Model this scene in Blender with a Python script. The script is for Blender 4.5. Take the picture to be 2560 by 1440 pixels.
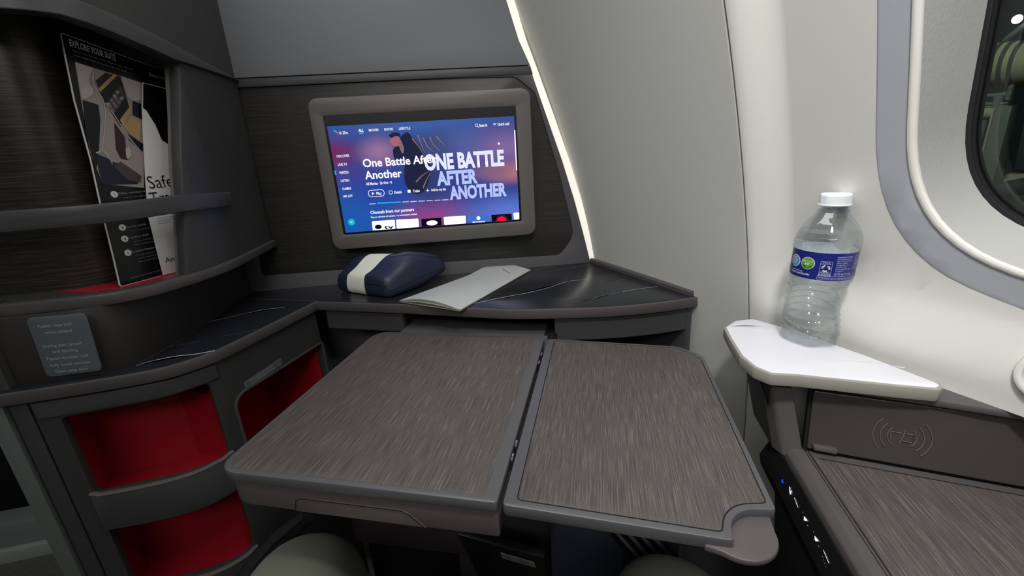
import bpy, bmesh, math, random
from mathutils import Vector, Matrix
random.seed(7)
for o in list(bpy.data.objects): bpy.data.objects.remove(o)
SC = bpy.context.scene
COL = SC.collection
PI = math.pi

# ---------------------------------------------------------------- camera
camd = bpy.data.cameras.new('camera'); cam = bpy.data.objects.new('camera', camd); COL.objects.link(cam)
camd.sensor_width = 36.0; camd.lens = 1100.0 / 2560.0 * 36.0; camd.clip_start = 0.01; camd.clip_end = 200
R = Matrix([[0.99167, -0.09064, 0.091511], [-0.114621, -0.296937, 0.947993], [-0.058753, -0.950586, -0.304853]])
cam.matrix_world = Matrix.Translation((0, 0, 1.12)) @ (R @ Matrix(((1, 0, 0), (0, -1, 0), (0, 0, -1)))).to_4x4()
SC.camera = cam
# ---------------------------------------------------------------- world, lamps, exposure
w = bpy.data.worlds.new('night'); SC.world = w; w.use_nodes = True
w.node_tree.nodes['Background'].inputs[0].default_value = (0.012, 0.02, 0.019, 1)
w.node_tree.nodes['Background'].inputs[1].default_value = 1.0
SC.view_settings.view_transform = 'Standard'; SC.view_settings.look = 'None'
SC.view_settings.exposure = 0.12; SC.view_settings.gamma = 1.0; SC.view_settings.use_curve_mapping = False
SC.cycles.use_denoising = True
SC.cycles.max_bounces = 8; SC.cycles.transparent_max_bounces = 16
def lamp(name, loc, aim, sx, sy, power, col, spread=180):
    l = bpy.data.lights.new(name, 'AREA'); l.shape = 'RECTANGLE'; l.size = sx; l.size_y = sy
    l.energy = power; l.color = col; l.spread = math.radians(spread)
    o = bpy.data.objects.new(name, l); COL.objects.link(o); o.location = loc
    o.rotation_euler = (Vector(aim) - Vector(loc)).to_track_quat('-Z', 'Y').to_euler()
    return o
# reading lamps under the bins over the window seat, and the dim cove over the aisle
lamp('reading_light', (0.14, -0.02, 1.72), (0.50, 0.36, 0.92), 0.10, 0.10, 2.4, (1.0, 0.99, 0.98), 110)
lamp('bin_light', (-0.10, 0.42, 1.93), (0.20, 0.60, 0.80), 0.9, 0.14, 3.9, (1.0, 0.995, 0.98))
lamp('aisle_cove_light', (-1.35, 0.2, 2.02), (-0.9, 0.5, 0.3), 2.0, 0.2, 4.0, (0.95, 1.0, 0.97))
lamp('cabin_ceiling_light', (-0.45, -1.15, 1.95), (-0.05, 0.9, 1.0), 1.2, 0.3, 7.5, (1.0, 0.965, 0.96))

# ---------------------------------------------------------------- frames
L = Vector((-.309017, .951057, 0)); N = Vector((.951057, .309017, 0))
E = Vector((.953717, -.300706, 0)); D = Vector((.300706, .953717, 0)); Z = Vector((0, 0, 1))
def frame(fr, off=0.0):
    O, U, V, W = [Vector(v) for v in fr]
    return lambda x, y, z: O + U * x + V * y + W * (z + off)
def hz(h): return lambda x, y, z: Vector((x, y, h + z))
F_BACK = ((0.0, 1.0, 0.0), (1.0, 0.0, 0.0), (0.0, 0.0, 1.0), (0.0, -1.0, 0.0)); F_BEZ = ((0.0, 0.965, 0.0), (1.0, 0.0, 0.0), (0.0, 0.0, 1.0), (0.0, -1.0, 0.0)); F_SCR = ((0.0, 0.9625, 0.0), (1.0, 0.0, 0.0), (0.0, 0.0, 1.0), (0.0, -1.0, 0.0)); F_TRAY = ((0.0, 0.0, 0.805), (0.95372, -0.30071, 0.0), (0.30071, 0.95372, 0.0), (-0.0, 0.0, 1.0)); F_DOOR = ((0.38272, 0.40542, 0.752), (0.86664, -0.49893, 0.0), (0.08055, 0.13992, 0.98688), (-0.49239, -0.85527, 0.16145))
F_FACE = ((0.15486, 0.49116, 0.0), (0.95372, -0.30071, 0.0), (0.0, 0.0, 1.0), (-0.30071, -0.95372, 0.0)); F_WOOD = ((0.0, 0.0, 0.752), (0.95372, -0.30071, 0.0), (0.30071, 0.95372, 0.0), (-0.0, 0.0, 1.0)); F_PLAC = ((0.0, 0.619, 0.0), (1.0, 0.0, 0.0), (0.0, 0.0, 1.0), (0.0, -1.0, 0.0)); F_BRO = ((-0.518, 0.683, 0.957), (0.40736, 0.91327, 0.0), (-0.0547, 0.0244, 0.9982), (0.91163, -0.40663, 0.05989)); F_SAF = ((-0.51253, 0.68056, 0.95736), (0.40736, 0.91327, 0.0), (-0.0547, 0.0244, 0.9982), (0.91163, -0.40663, 0.05989)); F_OUT = ((3.80423, 1.23607, 0.0), (0.30902, -0.95106, -0.0), (0.0, 0.0, 1.0), (-0.95106, -0.30902, 0.0))
def ss(a, b, x):
    t = min(1, max(0, (x - a) / (b - a))); return t * t * (3 - 2 * t)
def wn(s, z):
    base = .622 - .223 * (z - .5) ** 2
    base += .055 * ss(.345, .29, s) * ss(.836, .827, z)
    return base + (.006 + .028 * ss(.85, .95, z)) * (1 - ss(.392, .438, s)) * ss(.82, .85, z)
def wallmap(off=0.0):   # local x = -s, y = z, z = towards the room
    return lambda x, y, z: L * (-x) + N * (wn(-x, y) - z - off) + Z * y
def resample(pts, n):
    P = [Vector(p) for p in pts]; P = [P[0] * 2 - P[1]] + P + [P[-1] * 2 - P[-2]]
    fine = []
    for i in range(1, len(P) - 2):
        for k in range(12):
            t = k / 12; a, b, c, d = P[i - 1], P[i], P[i + 1], P[i + 2]
            fine.append(.5 * ((2 * b) + (c - a) * t + (2 * a - 5 * b + 4 * c - d) * t * t + (3 * b - a - 3 * c + d) * t ** 3))
    fine.append(P[-2]); return fine
class Curve:
    def __init__(s, pts, off=0.0, raw=False):
        s.p = [Vector(p) for p in pts] if raw else resample(pts, 0)
        s.off = off; s.u = [0]
        for a, b in zip(s.p, s.p[1:]): s.u.append(s.u[-1] + (b - a).length)
        s.t = []
        for i in range(len(s.p)):
            a = s.p[max(0, i - 1)]; b = s.p[min(len(s.p) - 1, i + 1)]; s.t.append((b - a).normalized())
    def at(s, u, o=0.0):
        u = max(-1, u); i = 0
        while i < len(s.u) - 2 and s.u[i + 1] < u: i += 1
        f = (u - s.u[i]) / max(1e-9, s.u[i + 1] - s.u[i])
        p = s.p[i].lerp(s.p[i + 1], f) if 0 <= f <= 1 else s.p[i] + (s.p[i + 1] - s.p[i]) * f
        t = s.t[i].lerp(s.t[i + 1], min(1, max(0, f))).normalized()
        n = Vector((-t.y, t.x)); q = p + n * (o + s.off)
        return q
    def map(s):     # local x = -u
        def f(x, y, z):
            q = s.at(-x, z); return Vector((q.x, q.y, y))
        return f
PC = Curve([(-.42, 1.0), (-.42, .83), (-.424, .79), (-.433, .75), (-.448, .712), (-.466, .68), (-.492, .657), (-.53, .645), (-.58, .640), (-.64, .637), (-.85, .635)])
LCP = [(-.313, .878), (-.35, .788), (-.377, .723), (-.401, .672), (-.427, .643), (-.459, .622), (-.523, .607), (-.608, .594), (-.66, .588)]
FC = Curve([(x - .008, y + .008) for x, y in LCP])
RC = Curve([(-.49, 1.0), (-.49, .80), (-.493, .73), (-.502, .67), (-.522, .635), (-.56, .622), (-.62, .618), (-.70, .617)])
BCP = [(-.138, .811), (.012, .747), (.081, .722), (.184, .70), (.252, .691), (.324, .691), (.392, .698)]

# ---------------------------------------------------------------- materials
def lin(c):
    return tuple(((v / 255) / 12.92 if v / 255 <= .04045 else ((v / 255 + .055) / 1.055) ** 2.4) for v in c)
MATS = {}
def mat(name, rgb, rough=.5, metal=0.0, bump=0.0, bscale=400, mottle=0.0, mscale=6, spec=.5, emit=None, estr=0, coat=0):
    m = bpy.data.materials.new(name); m.use_nodes = True; nt = m.node_tree; b = nt.nodes['Principled BSDF']
    c = lin(rgb); b.inputs['Base Color'].default_value = (*c, 1); b.inputs['Roughness'].default_value = rough
    b.inputs['Metallic'].default_value = metal; b.inputs['Specular IOR Level'].default_value = spec
    if coat: b.inputs['Coat Weight'].default_value = coat; b.inputs['Coat Roughness'].default_value = .08
    tc = nt.nodes.new('ShaderNodeTexCoord')
    if mottle:
        n = nt.nodes.new('ShaderNodeTexNoise'); n.inputs['Scale'].default_value = mscale; n.inputs['Detail'].default_value = 6
        nt.links.new(tc.outputs['Object'], n.inputs['Vector'])
        mx = nt.nodes.new('ShaderNodeMix'); mx.data_type = 'RGBA'
        mx.inputs[6].default_value = (*[v * (1 - mottle) for v in c], 1); mx.inputs[7].default_value = (*[min(1, v * (1 + mottle)) for v in c], 1)
        nt.links.new(n.outputs['Fac'], mx.inputs[0]); nt.links.new(mx.outputs[2], b.inputs['Base Color'])
    if bump:
        n = nt.nodes.new('ShaderNodeTexNoise'); n.inputs['Scale'].default_value = bscale; n.inputs['Detail'].default_value = 3
        nt.links.new(tc.outputs['Object'], n.inputs['Vector'])
        bp = nt.nodes.new('ShaderNodeBump'); bp.inputs['Strength'].default_value = bump; bp.inputs['Distance'].default_value = .001
        nt.links.new(n.outputs['Fac'], bp.inputs['Height']); nt.links.new(bp.outputs['Normal'], b.inputs['Normal'])
    if emit:
        b.inputs['Emission Color'].default_value = (*lin(emit), 1); b.inputs['Emission Strength'].default_value = estr
    MATS[name] = m; return m
def grain(name, dark, mid, light, rot=0.0, scale=(1, 1, 1), rough=.5, fleck=True, spec=.4):
    m = bpy.data.materials.new(name); m.use_nodes = True; nt = m.node_tree; b = nt.nodes['Principled BSDF']
    b.inputs['Roughness'].default_value = rough; b.inputs['Specular IOR Level'].default_value = spec
    tc = nt.nodes.new('ShaderNodeTexCoord'); r = nt.nodes.new('ShaderNodeMapping'); r.inputs['Rotation'].default_value = (0, 0, rot)
    s = nt.nodes.new('ShaderNodeMapping'); s.inputs['Scale'].default_value = scale
    nt.links.new(tc.outputs['Object'], r.inputs['Vector']); nt.links.new(r.outputs['Vector'], s.inputs['Vector'])
    n = nt.nodes.new('ShaderNodeTexNoise'); n.inputs['Scale'].default_value = 1; n.inputs['Detail'].default_value = 5; n.inputs['Roughness'].default_value = .65
    nt.links.new(s.outputs['Vector'], n.inputs['Vector'])
    cr = nt.nodes.new('ShaderNodeValToRGB'); e = cr.color_ramp.elements
    e[0].position = .32; e[0].color = (*lin(dark), 1); e[1].position = .52; e[1].color = (*lin(mid), 1)
    x = e.new(.72); x.color = (*lin(light), 1)
    nt.links.new(n.outputs['Fac'], cr.inputs[0]); nt.links.new(cr.outputs[0], b.inputs['Base Color'])
    bp = nt.nodes.new('ShaderNodeBump'); bp.inputs['Strength'].default_value = .25; bp.inputs['Distance'].default_value = .0006
    nt.links.new(n.outputs['Fac'], bp.inputs['Height']); nt.links.new(bp.outputs['Normal'], b.inputs['Normal'])
    MATS[name] = m; return m
recessm = mat('recess_brown_grey', (46, 43, 40), .5, bump=.1)
framegrey = mat('bulkhead_frame_grey', (80, 78, 81), .45, bump=.05)
cabgrey = mat('cabinet_graphite', (56, 56, 56), .45, bump=.1, bscale=700, mottle=.05)
charcoal = mat('charcoal_plastic', (66, 65, 67), .42, bump=.08, bscale=900)
panelgrey = mat('slate_grey_panel', (112, 114, 117), .5, bump=.06, bscale=700, mottle=.04)
rimgrey = mat('dark_grey_rim', (76, 72, 72), .38)
bezelgrey = mat('warm_grey_bezel', (98, 94, 92), .42, bump=.05)
blackp = mat('black_plastic', (22, 22, 24), .35)
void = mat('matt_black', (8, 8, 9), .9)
redlin = mat('red_lining', (158, 14, 32), .5, bump=.1, bscale=600)
lamin_h = grain('dark_horizontal_laminate', (38, 37, 36), (48, 47, 46), (64, 63, 61), 0, (6, 6, 420), .4)
lamin_p = grain('dark_pocket_laminate', (34, 31, 28), (48, 44, 39), (74, 69, 62), 0, (14, 14, 520), .30)
traywood = grain('taupe_wood_laminate', (64, 59, 57), (86, 80, 77), (122, 115, 110), math.radians(17.5), (1100, 22, 5), .42)
trayrim = mat('tray_frame_grey', (86, 85, 88), .35, bump=.04)
traytaupe = mat('tray_edge_taupe', (88, 81, 82), .38, bump=.04)
consgrey = mat('console_taupe_grey', (80, 77, 76), .42, bump=.1, bscale=800)
doorgrey = mat('console_door_grey', (66, 62, 60), .33, bump=.12, bscale=700)
sidewall = mat('sidewall_offwhite', (190, 190, 183), .55, bump=.04, bscale=500)
winpanel = mat('window_panel_offwhite', (216, 215, 208), .55, bump=.04, bscale=500)
bezelring = mat('window_ring_grey', (176, 178, 183), .5, bump=.08, bscale=500)
reveal = mat('reveal_grey', (172, 172, 168), .6, bump=.35, bscale=260)
whitelip = mat('white_lip', (236, 234, 226), .45)
sealm = mat('black_seal', (24, 24, 28), .5)
strip = mat('lit_edge_strip', (236, 234, 226), .5, emit=(255, 250, 236), estr=.45)
whitetop = mat('white_stone_laminate', (222, 222, 228), .35, mottle=.03, mscale=5)
taupeedge = mat('taupe_shelf_edge', (150, 148, 138), .4)
veinw = mat('marble_vein_white', (176, 176, 176), .4)
veing = mat('marble_vein_grey', (104, 104, 106), .4)
veinpale = mat('pale_vein', (214, 214, 218), .4)
marble = mat('black_marble_laminate', (32, 34, 40), .27, mottle=.25, mscale=9, spec=.5)
navy = mat('navy_leatherette', (34, 42, 64), .42, bump=.25, bscale=500)
navyseam = mat('navy_seam', (18, 22, 38), .5)
bandw = mat('ivory_paper_band', (224, 226, 212), .6)
paper = mat('white_card', (240, 242, 242), .55)
paperin = mat('cream_card_inside', (206, 204, 190), .6)
inkgrey = mat('grey_print', (120, 122, 122), .6)
cardblk = mat('gloss_black_print', (10, 11, 15), .22, spec=.5)
cardwht = mat('brochure_white', (198, 196, 194), .4)
inkw = mat('white_print', (206, 206, 204), .5)
inkd = mat('dim_white_print', (120, 120, 122), .5)
inkb = mat('black_print', (24, 24, 28), .5)
plaq = mat('grey_placard', (88, 95, 99), .45)
plaqpale = mat('tag_pale', (150, 148, 138), .6); plaqink2 = mat('tag_print', (90, 90, 86), .6)
plaqink = mat('placard_print', (156, 158, 158), .5)
carpet = mat('speckled_carpet', (96, 94, 90), .95, bump=1.0, bscale=130, mottle=.6, mscale=120)
skirt = mat('skirting_grey', (170, 178, 172), .6)
skirt2 = mat('partition_grey', (130, 138, 134), .6)
pillar = mat('pillar_grey', (92, 97, 94), .5)
trous = mat('sage_trouser_cloth', (128, 132, 116), .85, bump=.3, bscale=700)
leather = mat('plum_black_leather', (72, 62, 70), .38, bump=.2, bscale=300)
navycloth = mat('dark_blue_blanket_cloth', (50, 56, 68), .9, bump=.5, bscale=500)
stripegr = mat('grey_stripe', (88, 90, 98), .9)
belt = mat('black_banding', (16, 16, 20), .8, bump=.3, bscale=900)
shoe = mat('dark_shoe', (30, 30, 32), .6)
chrome = mat('polished_metal', (210, 210, 212), .18, metal=1.0)
ceilm = mat('ceiling_panel', (120, 122, 122), .7)
farm = mat('far_partition', (58, 60, 62), .6)
def emis(name, rgb, s=1.0):
    m = bpy.data.materials.new(name); m.use_nodes = True; nt = m.node_tree; b = nt.nodes['Principled BSDF']
    b.inputs['Base Color'].default_value = (0, 0, 0, 1); b.inputs['Roughness'].default_value = .15
    b.inputs['Emission Color'].default_value = (*lin(rgb), 1); b.inputs['Emission Strength'].default_value = s
    return m
ledw = emis('led_white', (235, 240, 255), 3.0); ledb = emis('led_blue', (20, 60, 255), 3.5)
ui_w = emis('ui_white', (250, 250, 255), 1.0); ui_c = emis('ui_cyan', (40, 170, 225)); ui_g = emis('ui_grey', (150, 160, 205))
ui_k = emis('ui_black', (8, 8, 18)); ui_lav = emis('ui_lavender', (178, 190, 246)); ui_lav2 = emis('ui_pale_lavender', (222, 226, 255)); ui_red = emis('ui_red', (225, 25, 60))
ui_b = emis('ui_blue', (60, 110, 190)); ui_hair = emis('ui_silhouette', (30, 34, 62)); ui_skin = emis('ui_rose', (160, 96, 116)); ui_gold = emis('ui_bronze', (124, 104, 106)); ui_tur = emis('ui_turquoise', (10, 180, 205))
def glass_thin(name, tint=(255, 255, 255), gl=.10):
    m = bpy.data.materials.new(name); m.use_nodes = True; nt = m.node_tree; nt.nodes.clear()
    o = nt.nodes.new('ShaderNodeOutputMaterial'); t = nt.nodes.new('ShaderNodeBsdfTransparent'); g = nt.nodes.new('ShaderNodeBsdfGlossy')
    t.inputs[0].default_value = (*lin(tint), 1); g.inputs['Roughness'].default_value = .03
    lw = nt.nodes.new('ShaderNodeLayerWeight'); pw = nt.nodes.new('ShaderNodeMath'); pw.operation = 'POWER'; pw.inputs[1].default_value = 4.0
    f = nt.nodes.new('ShaderNodeMapRange'); f.inputs[3].default_value = .045; f.inputs[4].default_value = .60
    nt.links.new(lw.outputs['Facing'], pw.inputs[0]); nt.links.new(pw.outputs[0], f.inputs[0])
    mx = nt.nodes.new('ShaderNodeMixShader'); nt.links.new(f.outputs[0], mx.inputs[0]); nt.links.new(t.outputs[0], mx.inputs[1]); nt.links.new(g.outputs[0], mx.inputs[2])
    nt.links.new(mx.outputs[0], o.inputs[0]); return m
pane = glass_thin('window_glass', (214, 220, 218)); petm = glass_thin('clear_pet', (246, 249, 250))
waterm = bpy.data.materials.new('water'); waterm.use_nodes = True
_b = waterm.node_tree.nodes['Principled BSDF']; _b.inputs['Base Color'].default_value = (.99, .995, 1, 1); _b.inputs['Transmission Weight'].default_value = 1; _b.inputs['Roughness'].default_value = 0.0; _b.inputs['IOR'].default_value = 1.30
_nt = waterm.node_tree; _t = _nt.nodes.new('ShaderNodeBsdfTransparent'); _m = _nt.nodes.new('ShaderNodeMixShader'); _m.inputs[0].default_value = .32
_nt.links.new(_t.outputs[0], _m.inputs[1]); _nt.links.new(_b.outputs[0], _m.inputs[2]); _nt.links.new(_m.outputs[0], _nt.nodes['Material Output'].inputs[0])
screenm = bpy.data.materials.new('screen_gradient'); screenm.use_nodes = True
def screen_shader(m, base, blobs):
    nt = m.node_tree; b = nt.nodes['Principled BSDF']; b.inputs['Base Color'].default_value = (.01, .01, .01, 1); b.inputs['Roughness'].default_value = .12
    tc = nt.nodes.new('ShaderNodeTexCoord'); prev = None
    for (cx, cz, rx, rz, col, k) in blobs:
        mp = nt.nodes.new('ShaderNodeMapping'); mp.inputs['Location'].default_value = (-cx / rx, 0, -cz / rz); mp.inputs['Scale'].default_value = (1 / rx, 0, 1 / rz)
        nt.links.new(tc.outputs['Object'], mp.inputs['Vector'])
        ln = nt.nodes.new('ShaderNodeVectorMath'); ln.operation = 'LENGTH'; nt.links.new(mp.outputs[0], ln.inputs[0])
        mr = nt.nodes.new('ShaderNodeMapRange'); mr.interpolation_type = 'SMOOTHSTEP'; mr.inputs[1].default_value = 0; mr.inputs[2].default_value = 1; mr.inputs[3].default_value = k; mr.inputs[4].default_value = 0
        nt.links.new(ln.outputs['Value'], mr.inputs[0])
        mx = nt.nodes.new('ShaderNodeMix'); mx.data_type = 'RGBA'; nt.links.new(mr.outputs[0], mx.inputs[0])
        if prev is None: mx.inputs[6].default_value = (*lin(base), 1)
        else: nt.links.new(prev, mx.inputs[6])
        mx.inputs[7].default_value = (*lin(col), 1); prev = mx.outputs[2]
    nt.links.new(prev, b.inputs['Emission Color']); b.inputs['Emission Strength'].default_value = 1.0

# ---------------------------------------------------------------- object helpers
def thing(name, label, cat, loc=(0, 0, 0), group=None):
    o = bpy.data.objects.new(name, None); COL.objects.link(o); o.location = loc; o.empty_display_size = .02
    o['label'] = label; o['category'] = cat
    if group: o['group'] = group
    return o
def wloc(p):
    v = Vector((0, 0, 0))
    while p is not None: v += p.location; p = p.parent
    return v
def link(name, me, m, parent=None, label=None, smooth=None):
    o = bpy.data.objects.new(name, me); COL.objects.link(o)
    if parent is not None:
        off = wloc(parent)
        me.transform(Matrix.Translation(-off)); o.parent = parent
    if m is not None:
        me.materials.clear(); me.materials.append(m)
    if smooth is not None:
        me.polygons.foreach_set('use_smooth', [True] * len(me.polygons))
        try: me.set_sharp_from_angle(angle=math.radians(smooth))
        except Exception: pass
    if label: o['label'] = label
    return o
def obj(name, bm, m, parent=None, label=None, smooth=35):
    me = bpy.data.meshes.new(name); bm.to_mesh(me); bm.free()
    return link(name, me, m, parent, label, smooth)
def tag(o, label, cat, group=None):
    o['label'] = label; o['category'] = cat
    if group: o['group'] = group
    return o
def struct(o): o['kind'] = 'structure'; return o
def curve_mesh(loops, t, bevel):
    cu = bpy.data.curves.new('tmp', 'CURVE'); cu.dimensions = '2D'; cu.fill_mode = 'BOTH'
    cu.extrude = max(0, t / 2 - bevel); cu.bevel_depth = bevel; cu.bevel_resolution = 1; cu.offset = -bevel
    for lp in loops:
        sp = cu.splines.new('POLY'); sp.points.add(len(lp) - 1)
        for i, q in enumerate(lp): sp.points[i].co = (q[0], q[1], 0, 1)
        sp.use_cyclic_u = True
    o = bpy.data.objects.new('tmp', cu); COL.objects.link(o)
    dg = bpy.context.evaluated_depsgraph_get(); me = bpy.data.meshes.new_from_object(o.evaluated_get(dg))
    bpy.data.objects.remove(o); bpy.data.curves.remove(cu)
    bm = bmesh.new(); bm.from_mesh(me); bpy.data.meshes.remove(me)
    bmesh.ops.remove_doubles(bm, verts=bm.verts, dist=1e-6)
    bmesh.ops.translate(bm, verts=bm.verts, vec=(0, 0, -t / 2))
    return bm
def cut(bm, xs=(), ys=()):
    for x in xs: bmesh.ops.bisect_plane(bm, geom=bm.verts[:] + bm.edges[:] + bm.faces[:], plane_co=(x, 0, 0), plane_no=(1, 0, 0))
    for y in ys: bmesh.ops.bisect_plane(bm, geom=bm.verts[:] + bm.edges[:] + bm.faces[:], plane_co=(0, y, 0), plane_no=(0, 1, 0))
def fr_(a, b, n): return [a + (b - a) * i / n for i in range(n + 1)]
def plate(name, loops, t, m, parent=None, mp=None, bevel=.0008, xs=(), ys=(), label=None, smooth=35):
    if loops and not isinstance(loops[0][0], (list, tuple, Vector)): loops = [loops]
    bm = curve_mesh(loops, t, bevel); cut(bm, xs, ys)
    if mp:
        for v in bm.verts: v.co = mp(*v.co)
    return obj(name, bm, m, parent, label, smooth)
def rr(x0, y0, x1, y1, r, n=6):
    rs = r if isinstance(r, (list, tuple)) else (r,) * 4
    return rpoly([(x0, y0), (x1, y0), (x1, y1), (x0, y1)], rs, n)
def rpoly(pts, rs, n=6):
    if not isinstance(rs, (list, tuple)): rs = [rs] * len(pts)
    out = []; k = len(pts)
    for i in range(k):
        p = Vector(pts[i][:2]); a = Vector(pts[i - 1][:2]) - p; b = Vector(pts[(i + 1) % k][:2]) - p; r = rs[i]
        if r <= 0: out.append((p.x, p.y)); continue
        ang = a.angle(b); d = min(r / math.tan(ang / 2), a.length * .49, b.length * .49)
        p0 = p + a.normalized() * d; p1 = p + b.normalized() * d
        for j in range(n + 1):
            s = j / n; q = p0 * (1 - s) ** 2 + p * 2 * s * (1 - s) + p1 * s * s; out.append((q.x, q.y))
    return out
def inset(pts, d):      # pts ccw
    out = []; k = len(pts)
    for i in range(k):
        p = Vector(pts[i][:2]); a = Vector(pts[i - 1][:2]); b = Vector(pts[(i + 1) % k][:2])
        e1 = (p - a); e2 = (b - p)
        if e1.length < 1e-9 or e2.length < 1e-9: out.append((p.x, p.y)); continue
        e1.normalize(); e2.normalize(); n1 = Vector((-e1.y, e1.x)); n2 = Vector((-e2.y, e2.x)); nn = n1 + n2
        if nn.length < 1e-6: nn = n1
        nn.normalize(); q = p + nn * (d / max(.35, nn.dot(n1))); out.append((q.x, q.y))
    return out
def circ(cx, cy, r, n=24, a0=0): return [(cx + r * math.cos(a0 + 2 * PI * i / n), cy + r * math.sin(a0 + 2 * PI * i / n)) for i in range(n)]
def ell(cx, cy, rx, ry, n=24): return [(cx + rx * math.cos(2 * PI * i / n), cy + ry * math.sin(2 * PI * i / n)) for i in range(n)]
def ccw(p):
    a = sum(p[i - 1][0] * p[i][1] - p[i][0] * p[i - 1][1] for i in range(len(p))); return p if a > 0 else p[::-1]
def line(pts, w, w1=None):   # flat ribbon outline along a polyline
    P = [Vector(p[:2]) for p in pts]; l, r = [], []; n = len(P)
    for i, p in enumerate(P):
        t = (P[min(n - 1, i + 1)] - P[max(0, i - 1)]).normalized(); q = Vector((-t.y, t.x))
        ww = w if w1 is None else w + (w1 - w) * i / (n - 1)
        l.append(tuple(p + q * ww / 2)); r.append(tuple(p - q * ww / 2))
    return l + r[::-1]
def text(items, name, m, parent, mp, t=.0002, label=None):
    # items: (string, x, y, cap height, width or None, align, weight)
    res = None
    for it in items:
        bm = bmesh.new()
        s, x, y, cap = it[:4]; wd = it[4] if len(it) > 4 else None; al = it[5] if len(it) > 5 else 'L'; bo = it[6] if len(it) > 6 else 0; sh = it[7] if len(it) > 7 else 0
        cu = bpy.data.curves.new('tmp', 'FONT'); cu.body = s; cu.size = 1.0; cu.extrude = 0; cu.resolution_u = 3; cu.offset = bo
        o = bpy.data.objects.new('tmp', cu); COL.objects.link(o)
        dg = bpy.context.evaluated_depsgraph_get(); me = bpy.data.meshes.new_from_object(o.evaluated_get(dg)); bpy.data.objects.remove(o); bpy.data.curves.remove(cu)
        if not len(me.vertices): continue
        xs = [v.co.x for v in me.vertices]; x0, x1 = min(xs), max(xs); k = cap / .729; kx = k if wd is None else wd / (x1 - x0)
        W = (x1 - x0) * kx; dx = {'L': 0, 'C': -W / 2, 'R': -W}[al]
        for v in me.vertices:
            yy = v.co.y * k; v.co = ((v.co.x - x0) * kx + x + dx + sh * yy, y + yy, 0)
        bm.from_mesh(me); bpy.data.meshes.remove(me)
        for v in bm.verts: v.co = mp(v.co.x, v.co.y, t)
        res = obj(name, bm, m, parent, label, None)
    return res
def decal(name, polys, m, parent, mp, t=.0002, label=None, xs=()):
    if len(polys) > 1 and name != 'vent_holes':
        for p in polys: o = decal(name, [p], m, parent, mp, t, label, xs)
        return o
    bm = bmesh.new()
    for p in polys:
        try: bm.faces.new([bm.verts.new((q[0], q[1], 0)) for q in ccw(p)])
        except Exception: pass
    bmesh.ops.triangulate(bm, faces=bm.faces[:])
    cut(bm, xs)
    for v in bm.verts: v.co = mp(v.co.x, v.co.y, t)
    return obj(name, bm, m, parent, label, None)
def tube_bm(bm, pts, rad, seg=10, cap=True, sx=1.0):
    P = [Vector(p) for p in pts]; rings = []; up = Vector((0, 0, 1)); n = len(P)
    for i, p in enumerate(P):
        t = (P[min(n - 1, i + 1)] - P[max(0, i - 1)]).normalized()
        a = t.cross(up)
        if a.length < .05: a = t.cross(Vector((1, 0, 0)))
        a.normalize(); b = a.cross(t).normalized(); r = rad[i] if isinstance(rad, (list, tuple)) else rad
        rings.append([bm.verts.new(p + (a * math.cos(k * 2 * PI / seg) * sx + b * math.sin(k * 2 * PI / seg)) * r) for k in range(seg)])
    for i in range(n - 1):
        for k in range(seg): bm.faces.new((rings[i][k], rings[i][(k + 1) % seg], rings[i + 1][(k + 1) % seg], rings[i + 1][k]))
    if cap: bm.faces.new(rings[0][::-1]); bm.faces.new(rings[-1])
    bmesh.ops.recalc_face_normals(bm, faces=bm.faces[:])
def tube(name, pts, rad, m, parent=None, seg=10, label=None, sx=1.0):
    bm = bmesh.new(); tube_bm(bm, pts, rad, seg, True, sx); return obj(name, bm, m, parent, label, 50)
def box(name, c, s, m, parent=None, ax=(Vector((1, 0, 0)), Vector((0, 1, 0)), Z), bev=.002, label=None):
    bm = bmesh.new(); bmesh.ops.create_cube(bm, size=1)
    for v in bm.verts: v.co = Vector((v.co.x * s[0], v.co.y * s[1], v.co.z * s[2]))
    if bev: bmesh.ops.bevel(bm, geom=bm.edges[:], offset=bev, segments=2, affect='EDGES', profile=.6)
    for v in bm.verts: v.co = Vector(c) + ax[0] * v.co.x + ax[1] * v.co.y + ax[2] * v.co.z
    return obj(name, bm, m, parent, label, 35)
def extrude_along(name, prof, frame_fn, d0, d1, m, parent=None, label=None, n=1):
    bm = bmesh.new(); rings = []
    for j in range(n + 1):
        d = d0 + (d1 - d0) * j / n; rings.append([bm.verts.new(frame_fn(a, b, d)) for a, b in prof])
    k = len(prof)
    for j in range(n):
        for i in range(k): bm.faces.new((rings[j][i], rings[j][(i + 1) % k], rings[j + 1][(i + 1) % k], rings[j + 1][i]))
    bm.faces.new(rings[0][::-1]); bm.faces.new(rings[-1]); bmesh.ops.recalc_face_normals(bm, faces=bm.faces[:])
    return obj(name, bm, m, parent, label, 30)
def loft_wall(name, path, z0, z1, m, parent=None, label=None, flip=False):
    bm = bmesh.new(); a = [bm.verts.new((p[0], p[1], z0)) for p in path]; b = [bm.verts.new((p[0], p[1], z1)) for p in path]
    for i in range(len(path) - 1): bm.faces.new((a[i], a[i + 1], b[i + 1], b[i]))
    return obj(name, bm, m, parent, label, 40)
def tray_fn(a, b, d): return E * a + Z * b + D * d

# ================================================================ SETTING
struct(plate('floor', [(-2.6, -1.6), (1.2, -1.6), (1.2, 2.2), (-2.6, 2.2)], .02, carpet, None, hz(0), 0))
struct(plate('ceiling', [(-2.6, -1.6), (.9, -1.6), (.9, 2.2), (-2.6, 2.2)], .02, ceilm, None, hz(2.12), 0))
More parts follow.
